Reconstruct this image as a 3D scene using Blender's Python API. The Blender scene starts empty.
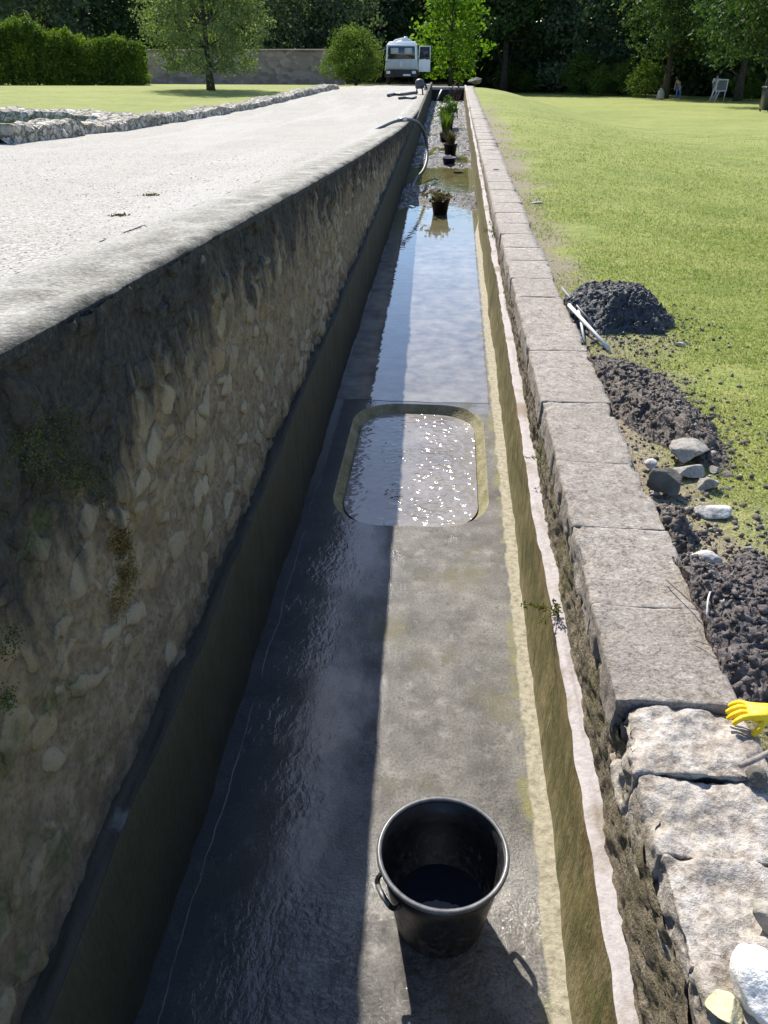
import bpy, bmesh, math, random
import numpy as np
from mathutils import Vector, Matrix, noise as mnoise

random.seed(7)
RNG = np.random.default_rng(11)
sc = bpy.context.scene
COL = sc.collection

# ------------------------------------------------------------------ survey
# X to the right, Y along the canal away from the viewer, Z=0 on the canal floor
FPX, CX, CY = 800.0, 384.0, 512.0
CAM_H = 2.66
TH = math.radians(31.2)
PSI = math.radians(4.34)
FW = np.array([-math.sin(PSI), math.cos(PSI)])
RT = np.array([math.cos(PSI), math.sin(PSI)])


def P(px, py, z):
    """surveyed point of the photograph that lies at height z"""
    a, b = (px - CX) / FPX, (py - CY) / FPX
    dn = math.sin(TH) + b * math.cos(TH)
    fw = math.cos(TH) - b * math.sin(TH)
    t = (CAM_H - z) / dn
    g = FW * (fw * t) + RT * (a * t)
    return np.array([g[0], g[1], z])


def pchip(xs, ys):
    xs, ys = np.array(xs, float), np.array(ys, float)

    def f(x):
        return np.interp(x, xs, ys)

    def g(x):   # softened piecewise line
        x = np.asarray(x, float)
        w = 1.2 + 0.08 * np.abs(x)
        return (f(x - w) + f(x - w / 2) + 2 * f(x) + f(x + w / 2) + f(x + w)) / 6
    return g


zl = pchip([-12, 0, 1.64, 2.68, 8, 16.2, 24, 39.5, 61, 90, 250],
           [2.5, 2.19, 2.09, 2.0, 1.6, 1.06, 0.70, 0.36, -0.68, -2.2, -6])
zr_ = pchip([-12, 1.5, 3.3, 8.8, 33, 60, 250], [1.06, 1.035, 1.015, .9, .60, .3, -2])


def zr(d):
    return zr_(d)


def sst(t):
    t = np.clip(t, 0, 1)
    return t * t * (3 - 2 * t)


XL, XR = -0.905, 0.538       # wall faces
PL, PR = -0.865, 0.495       # plinth faces
ZPL, ZPR = 0.68, 0.575      # plinth tops
XCO = 0.865                 # outer edge of the right coping
YEND = 38.3


def gz(x, d):
    x = np.asarray(x, float)
    d = np.asarray(d, float)
    left = zl(d)
    pl = 1.05 - 0.044 * d
    pl = np.where(d > 95, 1.05 - .044 * 95 - .02 * (d - 95), pl)
    pl = np.where(d < 2, 0.962 + 0.01 * (2 - d), pl)
    near = zr(d) - 0.06
    t = sst((x - 0.9) / 6.0)
    right = near * (1 - t) + pl * t
    tt = sst((x + 1.0) / 1.75)
    tb = sst((x + 1.0) / 6.0)
    far = left * (1 - tb) + pl * tb
    r2 = left * (1 - tt) + right * tt
    b = sst((d - 38.6) / 4)
    return r2 * (1 - b) + far * b


def ground(px, D):
    z = 0.0
    for _ in range(6):
        h = CAM_H - z
        fw = (D - h * math.sin(TH)) / math.cos(TH)
        g = FW * fw + RT * ((px - CX) * D / FPX)
        z = float(gz(g[0], g[1]))
    return np.array([g[0], g[1], z])


def PD(px, py, D):
    a, b = (px - CX) / FPX, (py - CY) / FPX
    fw = D * (math.cos(TH) - b * math.sin(TH))
    g = FW * fw + RT * (a * D)
    return np.array([g[0], g[1], CAM_H - D * (math.sin(TH) + b * math.cos(TH))])


# ------------------------------------------------------------------ noise
def _hash(ix, iy, iz, seed):
    n = (ix.astype(np.int64) * 73856093) ^ (iy.astype(np.int64) * 19349663) ^ (iz.astype(np.int64) * 83492791) ^ (seed * 2654435)
    n = (n ^ (n >> 13)) * 1274126177 & 0x7fffffff
    n = (n ^ (n >> 16)) * 1103515245 & 0x7fffffff
    return (n & 0xffff) / 65535.0


def vnoise(p, seed=0):
    p = np.asarray(p, float)
    i = np.floor(p).astype(np.int64)
    f = p - i
    u = f * f * (3 - 2 * f)
    out = 0
    for dx in (0, 1):
        for dy in (0, 1):
            for dz in (0, 1):
                w = (u[:, 0] if dx else 1 - u[:, 0]) * (u[:, 1] if dy else 1 - u[:, 1]) * (u[:, 2] if dz else 1 - u[:, 2])
                out = out + w * _hash(i[:, 0] + dx, i[:, 1] + dy, i[:, 2] + dz, seed)
    return out * 2 - 1


def fbm(p, seed=0, octs=4, gain=.5):
    a, s, tot = 1.0, 1.0, 0
    for k in range(octs):
        tot = tot + a * vnoise(np.asarray(p) * s, seed + k * 17)
        a *= gain
        s *= 2.03
    return tot


def worley(p, seed=0):
    """F1, F2 and a random value of the nearest cell, for points p (n,3)"""
    p = np.asarray(p, float)
    i = np.floor(p).astype(np.int64)
    f1 = np.full(len(p), 9.0)
    f2 = np.full(len(p), 9.0)
    rv = np.zeros(len(p))
    for dx in (-1, 0, 1):
        for dy in (-1, 0, 1):
            for dz in (-1, 0, 1):
                c = i + np.array([dx, dy, dz])
                q = np.stack([c[:, k] + _hash(c[:, 0], c[:, 1], c[:, 2], seed + 31 * k + 1) for k in range(3)], 1)
                dd = np.linalg.norm(q - p, axis=1)
                r = _hash(c[:, 0], c[:, 1], c[:, 2], seed + 999)
                m = dd < f1
                f2 = np.where(m, f1, np.minimum(f2, dd))
                rv = np.where(m, r, rv)
                f1 = np.where(m, dd, f1)
    return f1, f2, rv


# ------------------------------------------------------------------ objects
def tag(o, label=None, cat=None, group=None, kind=None):
    if label:
        o['label'] = label
    if cat:
        o['category'] = cat
    if group:
        o['group'] = group
    if kind:
        o['kind'] = kind
    return o


def mk(name, V, F, mat=None, parent=None, origin=None, smooth=True):
    """V in world coordinates; the mesh is stored relative to its own or its parent's origin"""
    V = np.asarray(V, float).reshape(-1, 3)
    base = np.zeros(3)
    if parent is not None:
        base = np.array(parent['_o'])
    elif origin is not None:
        base = np.array(origin, float)
    me = bpy.data.meshes.new(name)
    if isinstance(F, np.ndarray):
        n, k = F.shape
        me.vertices.add(len(V))
        me.vertices.foreach_set('co', (V - base).ravel())
        me.loops.add(n * k)
        me.loops.foreach_set('vertex_index', F.ravel().astype(np.int32))
        me.polygons.add(n)
        me.polygons.foreach_set('loop_start', np.arange(0, n * k, k, dtype=np.int32))
        me.update(calc_edges=True)
    else:
        me.from_pydata([tuple(v) for v in (V - base)], [], F)
        me.update()
    if smooth:
        me.polygons.foreach_set('use_smooth', [True] * len(me.polygons))
    o = bpy.data.objects.new(name, me)
    COL.objects.link(o)
    if mat:
        me.materials.append(mat)
    if parent is not None:
        o.parent = parent
        o['_o'] = list(base)
    else:
        o.location = base
        o['_o'] = list(base)
    return o


def empty(name, loc, label, cat, group=None):
    o = bpy.data.objects.new(name, None)
    COL.objects.link(o)
    o.location = loc
    o.empty_display_size = .1
    o['_o'] = [float(v) for v in loc]
    return tag(o, label, cat, group)


class MB:
    """collects simple shapes into one mesh"""
    def __init__(s):
        s.V, s.F = [], []

    def add(s, V, F):
        k = len(s.V)
        s.V += [tuple(v) for v in V]
        s.F += [tuple(i + k for i in f) for f in F]
        return s

    def box(s, c, size, R=None, taper=(1, 1), bev=0.0):
        x, y, z = [v / 2 for v in size]
        bm = bmesh.new()
        vs = []
        for zz, t in ((-z, (1, 1)), (z, taper)):
            for a, b in ((-1, -1), (1, -1), (1, 1), (-1, 1)):
                vs.append(bm.verts.new((a * x * t[0], b * y * t[1], zz)))
        for f in ((3, 2, 1, 0), (4, 5, 6, 7), (0, 1, 5, 4), (1, 2, 6, 5), (2, 3, 7, 6), (3, 0, 4, 7)):
            bm.faces.new([vs[i] for i in f])
        if bev:
            bmesh.ops.bevel(bm, geom=bm.edges[:], offset=bev, segments=2, affect='EDGES', profile=.5)
        bm.verts.index_update()
        V = []
        for v in bm.verts:
            p = Vector(v.co)
            if R is not None:
                p = R @ p
            V.append((p.x + c[0], p.y + c[1], p.z + c[2]))
        F = [[v.index for v in f.verts] for f in bm.faces]
        bm.free()
        return s.add(V, F)

    def tube(s, pts, r, n=8, cap=True):
        pts = [np.array(p, float) for p in pts]
        rs = r if hasattr(r, '__len__') else [r] * len(pts)
        V, F = [], []
        ref = None
        for i, p in enumerate(pts):
            t = pts[min(i + 1, len(pts) - 1)] - pts[max(i - 1, 0)]
            t = t / (np.linalg.norm(t) + 1e-9)
            if ref is None:
                ref = np.array([0, 0, 1.0]) if abs(t[2]) < .9 else np.array([1.0, 0, 0])
            a = np.cross(t, ref)
            a /= np.linalg.norm(a) + 1e-9
            b = np.cross(a, t)
            ref = b
            for k in range(n):
                w = 2 * math.pi * k / n
                V.append(p + (a * math.cos(w) + b * math.sin(w)) * rs[i])
        for i in range(len(pts) - 1):
            for k in range(n):
                F.append((i * n + k, i * n + (k + 1) % n, (i + 1) * n + (k + 1) % n, (i + 1) * n + k))
        if cap:
            F.append(tuple(range(n))[::-1])
            F.append(tuple((len(pts) - 1) * n + k for k in range(n)))
        return s.add(V, F)

    def lathe(s, c, prof, n=32, closed=False):
        V, F = [], []
        for r, z in prof:
            for k in range(n):
                w = 2 * math.pi * k / n
                V.append((c[0] + r * math.cos(w), c[1] + r * math.sin(w), c[2] + z))
        m = len(prof)
        for i in range(m if closed else m - 1):
            j = (i + 1) % m
            for k in range(n):
                F.append((i * n + k, i * n + (k + 1) % n, j * n + (k + 1) % n, j * n + k))
        return s.add(V, F)

    def build(s, name, mat, parent=None, origin=None, smooth=True):
        return mk(name, s.V, s.F, mat, parent, origin, smooth)


def smoothline(pts, n=8):
    pts = [np.array(p, float) for p in pts]
    q = [2 * pts[0] - pts[1]] + pts + [2 * pts[-1] - pts[-2]]
    out = []
    for i in range(1, len(q) - 2):
        for k in range(n):
            t = k / n
            a, b, c, d = q[i - 1], q[i], q[i + 1], q[i + 2]
            out.append(.5 * (2 * b + (c - a) * t + (2 * a - 5 * b + 4 * c - d) * t * t + (3 * b - a - 3 * c + d) * t ** 3))
    out.append(pts[-1])
    return out


def gridmesh(us, vs, fn):
    U, Vv = np.meshgrid(us, vs, indexing='ij')
    pts = fn(U.ravel(), Vv.ravel())
    nu, nv = len(us), len(vs)
    i = np.arange(nu - 1)[:, None] * nv + np.arange(nv - 1)[None, :]
    F = np.stack([i, i + nv, i + nv + 1, i + 1], -1).reshape(-1, 4)
    return pts, F


# ------------------------------------------------------------------ materials
class NT:
    def __init__(s, name, rough=.8, spec=.4):
        s.m = bpy.data.materials.new(name)
        s.m.use_nodes = True
        s.nt = s.m.node_tree
        s.b = s.nt.nodes['Principled BSDF']
        s.out = s.nt.nodes['Material Output']
        s.b.inputs['Roughness'].default_value = rough
        s.b.inputs['Specular IOR Level'].default_value = spec
        s._g = None

    def n(s, t):
        return s.nt.nodes.new(t)

    def lk(s, a, b):
        s.nt.links.new(a, b)

    def setv(s, sock, v):
        if hasattr(v, 'is_output') or isinstance(v, bpy.types.NodeSocket):
            s.lk(v, sock)
        else:
            if sock.type == 'RGBA' and hasattr(v, '__len__') and len(v) == 3:
                v = (*v, 1)
            sock.default_value = v

    def pos(s):
        if s._g is None:
            s._g = s.n('ShaderNodeNewGeometry')
        return s._g.outputs['Position']

    def objc(s):
        return s.n('ShaderNodeTexCoord').outputs['Object']

    def scl(s, vec, sc_):
        m = s.n('ShaderNodeMapping')
        s.lk(vec, m.inputs['Vector'])
        m.inputs['Scale'].default_value = sc_
        return m.outputs[0]

    def noise(s, scale, detail=4, rough=.55, vec=None, dist=0.0):
        k = s.n('ShaderNodeTexNoise')
        s.lk(vec if vec is not None else s.pos(), k.inputs['Vector'])
        k.inputs['Scale'].default_value = scale
        k.inputs['Detail'].default_value = detail
        k.inputs['Roughness'].default_value = rough
        k.inputs['Distortion'].default_value = dist
        return k.outputs['Fac']

    def vor(s, scale, vec=None, feature='F1', rnd=1.0):
        k = s.n('ShaderNodeTexVoronoi')
        k.feature = feature
        s.lk(vec if vec is not None else s.pos(), k.inputs['Vector'])
        k.inputs['Scale'].default_value = scale
        k.inputs['Randomness'].default_value = rnd
        return k

    def ramp(s, fac, stops, interp='LINEAR'):
        k = s.n('ShaderNodeValToRGB')
        k.color_ramp.interpolation = interp
        e = k.color_ramp.elements
        while len(e) < len(stops):
            e.new(.5)
        for el, (p, c) in zip(e, stops):
            el.position = p
            el.color = (*c, 1) if hasattr(c, '__len__') else (c, c, c, 1)
        s.setv(k.inputs['Fac'], fac)
        return k.outputs['Color']

    def mix(s, fac, a, b, mode='MIX'):
        k = s.n('ShaderNodeMix')
        k.data_type = 'RGBA'
        k.blend_type = mode
        s.setv(k.inputs[0], fac)
        s.setv(k.inputs[6], a)
        s.setv(k.inputs[7], b)
        return k.outputs[2]

    def math(s, op, a, b=0.0, c=None, clamp=False):
        k = s.n('ShaderNodeMath')
        k.operation = op
        k.use_clamp = clamp
        s.setv(k.inputs[0], a)
        s.setv(k.inputs[1], b)
        if c is not None:
            s.setv(k.inputs[2], c)
        return k.outputs[0]

    def mapr(s, v, a, b, c=0.0, d=1.0, smooth=False):
        k = s.n('ShaderNodeMapRange')
        if smooth:
            k.interpolation_type = 'SMOOTHSTEP'
        s.setv(k.inputs['Value'], v)
        for nm, x in (('From Min', a), ('From Max', b), ('To Min', c), ('To Max', d)):
            k.inputs[nm].default_value = x
        return k.outputs[0]

    def xyz(s, vec=None):
        k = s.n('ShaderNodeSeparateXYZ')
        s.lk(vec if vec is not None else s.pos(), k.inputs[0])
        return k.outputs

    def attr(s, name):
        k = s.n('ShaderNodeAttribute')
        k.attribute_name = name
        return k.outputs['Fac']

    def bump(s, h, strength=.5, dist=.01, normal=None):
        k = s.n('ShaderNodeBump')
        s.setv(k.inputs['Height'], h)
        k.inputs['Strength'].default_value = strength
        k.inputs['Distance'].default_value = dist
        if normal is not None:
            s.lk(normal, k.inputs['Normal'])
        return k.outputs[0]

    def set(s, **kw):
        names = {'color': 'Base Color', 'rough': 'Roughness', 'normal': 'Normal', 'spec': 'Specular IOR Level', 'coat': 'Coat Weight',
                 'coat_rough': 'Coat Roughness', 'coat_normal': 'Coat Normal', 'metal': 'Metallic', 'ior': 'IOR'}
        for k, v in kw.items():
            s.setv(s.b.inputs[names[k]], v)
        return s


MAT = {}


def simple(name, col, rough=.6, spec=.4, metal=0.0, var=.25, scale=6.0, bump=0.0):
    t = NT(name, rough, spec)
    v = t.noise(scale, 4, .6, t.objc())
    lo = tuple(c * (1 - var) for c in col)
    hi = tuple(min(1, c * (1 + var)) for c in col)
    t.set(color=t.ramp(v, [(.3, lo), (.7, hi)]), metal=metal)
    if bump:
        t.set(normal=t.bump(t.noise(scale * 8, 4, .6, t.objc()), .5, bump))
    MAT[name] = t.m
    return t.m


def leafmat(name, dark, mid, light, trans=.35, rough=.5):
    t = NT(name, .65, .15)
    v = t.noise(.9, 2, .5)
    f = t.noise(9, 1, .5)
    oi = t.n('ShaderNodeObjectInfo').outputs['Random']
    w = t.math('ADD', t.math('MULTIPLY', v, .6), t.math('MULTIPLY', f, .4))
    w = t.math('ADD', w, t.math('MULTIPLY', t.math('SUBTRACT', oi, .5), .12))
    c = t.ramp(w, [(.33, dark), (.52, mid), (.7, light)])
    t.set(color=c)
    tr = t.n('ShaderNodeBsdfTranslucent')
    t.setv(tr.inputs['Color'], t.mix(1.0, c, (1.0, 1.15, .45), 'MULTIPLY'))
    mx = t.n('ShaderNodeMixShader')
    mx.inputs[0].default_value = trans
    t.lk(t.b.outputs[0], mx.inputs[1])
    t.lk(tr.outputs[0], mx.inputs[2])
    t.lk(mx.outputs[0], t.out.inputs['Surface'])
    MAT[name] = t.m
    return t.m


def mat_left_wall():
    t = NT('rubble_masonry', .92, .25)
    p = t.pos()
    x = t.xyz()
    fine = t.noise(46, 5, .65)
    med = t.noise(11, 5, .6)
    grain = t.noise(24, 5, .7)
    stone = t.mapr(t.math('ADD', t.attr('stone'), t.math('MULTIPLY', t.math('SUBTRACT', grain, .5), .9)), .28, .62, 0, 1, True)
    scol = t.ramp(t.attr('tone'), [(0, (.26, .175, .082)), (.3, (.36, .262, .145)), (.6, (.31, .24, .15)), (1, (.41, .325, .205))])
    scol = t.mix(t.math('MULTIPLY', fine, .45), scol, (.20, .16, .10))
    mcol = t.ramp(med, [(.25, (.12, .082, .045)), (.5, (.235, .168, .098)), (.75, (.335, .255, .16))])
    mcol = t.mix(t.mapr(fine, .3, .55), (.11, .085, .056), mcol)
    c = t.mix(t.math('MULTIPLY', stone, t.mapr(t.attr('tone'), 0, 1, .55, .95)), mcol, scol)
    # black weathering that runs down from the top: streaks, denser at the near end
    d = x[1]
    top = t.attr('below')      # metres below the wall top
    st = t.noise(2.2, 5, .62, t.scl(p, (1, 2.6, .45)))
    st2 = t.noise(7, 4, .6, t.scl(p, (1, 2.0, .28)))
    k = t.math('ADD', t.math('MULTIPLY', st, .70), t.math('MULTIPLY', st2, .44))
    k = t.math('SUBTRACT', k, t.math('MULTIPLY', top, .68))
    nearb = t.mapr(d, .6, 3.1, .34, 0.0)
    k = t.math('ADD', k, nearb)
    soot = t.mapr(k, .27, .50, 0, 1, True)
    dirt = t.ramp(fine, [(.35, (.014, .014, .013)), (.6, (.04, .039, .034)), (.8, (.10, .098, .085))])
    c = t.mix(t.math('MULTIPLY', soot, .93), c, dirt)
    # greenish moss on the near end
    g = t.mapr(t.math('SUBTRACT', t.noise(2.6, 5, .65), t.mapr(d, .6, 2.8, -.08, .25)), .5, .6, 0, 1, True)
    g2 = t.math('MULTIPLY', g, t.mapr(top, .15, .5, 0, .8))
    c = t.mix(g2, c, t.ramp(fine, [(.3, (.03, .036, .012)), (.7, (.11, .12, .035))]))
    # darker towards the foot and the near end
    foot = t.mapr(t.math('ADD', x[2], t.math('MULTIPLY', med, .12)), ZPL + .03, ZPL + .17, .8, 0)
    lowd = t.mapr(t.math('ADD', d, t.math('MULTIPLY', t.noise(1.4, 4), 1.2)), 1.1, 2.3, .5, 0, True)
    c = t.mix(lowd, c, (.085, .066, .038))
    c = t.mix(foot, c, (.045, .038, .028))
    och = t.mapr(t.noise(3.3, 4, .6), .6, .68, 0, .55)
    c = t.mix(t.math('MULTIPLY', och, t.math('SUBTRACT', 1.0, soot)), c, (.26, .19, .075))
    h = t.math('ADD', t.math('MULTIPLY', stone, .35), t.math('ADD', t.math('MULTIPLY', fine, .7), t.math('MULTIPLY', t.noise(120, 3, .6), .35)))
    h = t.math('ADD', h, t.math('MULTIPLY', med, .8))
    t.set(color=c, normal=t.bump(h, .9, .02))
    return t.m


def mat_render(name, base, moss, tops):
    """rough lime render of the right wall face"""
    t = NT(name, .92, .2)
    x = t.xyz()
    f = t.noise(60, 5, .65)
    m = t.noise(9, 6, .65, t.scl(t.pos(), (1, 1, .6)))
    c = t.ramp(m, [(.28, tuple(v * .45 for v in base)), (.5, base), (.74, tops)])
    c = t.mix(t.mapr(t.noise(4.5, 5, .6, t.scl(t.pos(), (1, 1.4, .5))), .5, .66, 0, .75), c, moss)
    c = t.mix(t.mapr(f, .3, .5, .65, 0), c, tuple(v * .3 for v in base))
    h = t.math('ADD', t.math('MULTIPLY', f, 1.0), t.math('MULTIPLY', m, .7))
    t.set(color=c, normal=t.bump(h, 1.0, .02))
    return t.m


def mat_coping():
    t = NT('weathered_coping', .9, .25)
    p = t.pos()
    f = t.noise(72, 5, .8)
    m = t.noise(20, 6, .7)
    big = t.noise(2.4, 4, .6)
    c = t.ramp(t.math('ADD', t.math('MULTIPLY', m, .38), t.math('MULTIPLY', f, .62)),
               [(.39, (.135, .11, .085)), (.47, (.33, .285, .238)), (.54, (.425, .375, .32)), (.64, (.62, .575, .52))])
    c = t.mix(t.mapr(big, .45, .65, 0, .35), c, (.25, .215, .18))
    oi = t.n('ShaderNodeObjectInfo').outputs['Random']
    c = t.mix(t.mapr(oi, 0, 1, 0, .12), c, (.20, .185, .165))
    pits = t.vor(60, t.pos())
    c = t.mix(t.mapr(pits.outputs['Distance'], .10, .24, .5, 0), c, (.10, .085, .07))
    h = t.math('ADD', t.math('MULTIPLY', f, .9), t.math('MULTIPLY', m, .7))
    t.set(color=c, normal=t.bump(h, 1.0, .014))
    return t.m


def mat_rough_block():
    t = NT('rough_limestone', .92, .2)
    f = t.noise(60, 5, .8)
    m = t.noise(13, 6, .7)
    c = t.ramp(t.math('ADD', t.math('MULTIPLY', m, .5), t.math('MULTIPLY', f, .5)),
               [(.34, (.12, .10, .078)), (.44, (.28, .24, .20)), (.52, (.43, .385, .335)), (.63, (.60, .565, .515))])
    c = t.mix(t.mapr(t.noise(3.4, 3, .6), .5, .66, 0, .6), c, (.27, .22, .15))
    h = t.math('ADD', t.math('MULTIPLY', f, .4), m)
    t.set(color=c, normal=t.bump(h, 1.0, .018))
    return t.m


def mat_kerb():
    t = NT('grey_kerb_concrete', .9, .25)
    f = t.noise(70, 4, .7)
    m = t.noise(5, 6, .65)
    c = t.ramp(t.math('ADD', t.math('MULTIPLY', m, .5), t.math('MULTIPLY', f, .5)),
               [(.38, (.13, .12, .095)), (.5, (.28, .262, .22)), (.62, (.47, .445, .385))])
    k = t.math('ADD', t.attr('edge'), t.math('MULTIPLY', t.math('SUBTRACT', m, .5), .9))
    ob = t.math('ADD', t.attr('edge'), t.math('MULTIPLY', t.math('SUBTRACT', m, .5), 1.2))
    c = t.mix(t.mapr(ob, .45, .1, 0, .9), c, t.ramp(f, [(.35, (.28, .26, .22)), (.65, (.50, .475, .425))]))
    c = t.mix(t.mapr(k, .86, 1.06, 0, .95), c, t.ramp(f, [(.4, (.014, .013, .010)), (.7, (.06, .055, .045))]))
    t.set(color=c, normal=t.bump(t.math('ADD', f, m), 1.0, .012))
    return t.m


def mat_gravel():
    t = NT('pale_gravel', .95, .15)
    p0 = t.pos()
    v = t.vor(95)
    v2 = t.vor(38)
    m = t.noise(1.3, 5, .6)
    f = t.noise(120, 3, .7)
    cr = t.xyz(v.outputs['Color'])
    c = t.ramp(cr[0], [(0, (.24, .22, .185)), (.4, (.385, .36, .315)), (1, (.53, .50, .45))])
    trk = t.noise(1.0, 5, .6, t.scl(p0, (1.6, .16, 1)))
    c = t.mix(t.mapr(m, .4, .7, 0, .4), c, (.33, .30, .26))
    c = t.mix(t.mapr(trk, .48, .62, 0, .5), c, (.47, .445, .40))
    c = t.mix(t.mapr(f, .3, .45, .5, 0), c, (.24, .215, .18))
    # wheel worn, slightly darker earth towards the far end
    h = t.math('SUBTRACT', 1.0, v.outputs['Distance'])
    h = t.math('ADD', h, t.math('MULTIPLY', v2.outputs['Distance'], -.6))
    t.set(color=c, normal=t.bump(t.math('ADD', h, t.math('MULTIPLY', m, 1.2)), 1.0, .008))
    return t.m


def mat_lawn():
    t = NT('lawn_turf', .9, .2)
    x = t.xyz()
    f = t.noise(55, 4, .7, t.scl(t.pos(), (1, .7, 1)))
    m = t.noise(1.6, 5, .62)
    big = t.noise(.22, 4, .55, t.scl(t.pos(), (1, 1.6, 1)))
    fleck = t.noise(9, 5, .7)
    c = t.ramp(t.math('ADD', t.math('MULTIPLY', big, .55), t.math('MULTIPLY', m, .45)),
               [(.38, (.15, .20, .034)), (.5, (.225, .27, .058)), (.66, (.32, .325, .10))])
    c = t.mix(t.mapr(fleck, .42, .62, .0, .7), c, (.34, .31, .10))
    wid = t.noise(2.3, 5, .7, t.scl(t.pos(), (.5, 1.0, 1)))
    c = t.mix(t.mapr(wid, .36, .52, .3, 0), c, (.10, .14, .025))
    c = t.mix(t.mapr(f, .32, .55, .5, 0), c, (.08, .11, .024))
    # worn dry earth along the canal coping
    e = t.math('SUBTRACT', x[0], XCO)
    e = t.math('ADD', e, t.math('MULTIPLY', t.math('SUBTRACT', t.noise(1.1, 5, .65), .5), 1.7))
    e = t.math('ADD', e, t.math('MULTIPLY', t.math('SUBTRACT', fleck, .5), .5))
    near = t.mapr(e, .12, .55, 1, 0, True)
    lim = t.math('MULTIPLY', t.mapr(x[0], .5, .7, 0, 1), t.mapr(x[1], 22, 30, 1, 0))
    near = t.math('MULTIPLY', near, lim)
    earth = t.ramp(f, [(.3, (.16, .13, .085)), (.7, (.34, .29, .20))])
    c = t.mix(near, c, earth)
    t.set(color=c, normal=t.bump(t.math('ADD', t.math('MULTIPLY', f, 1.0), t.math('MULTIPLY', fleck, 1.6)), .8, .03))
    return t.m


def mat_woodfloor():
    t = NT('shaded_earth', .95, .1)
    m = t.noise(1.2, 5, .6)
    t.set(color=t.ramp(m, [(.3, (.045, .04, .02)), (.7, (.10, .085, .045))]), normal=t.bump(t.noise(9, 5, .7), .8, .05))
    return t.m


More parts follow.
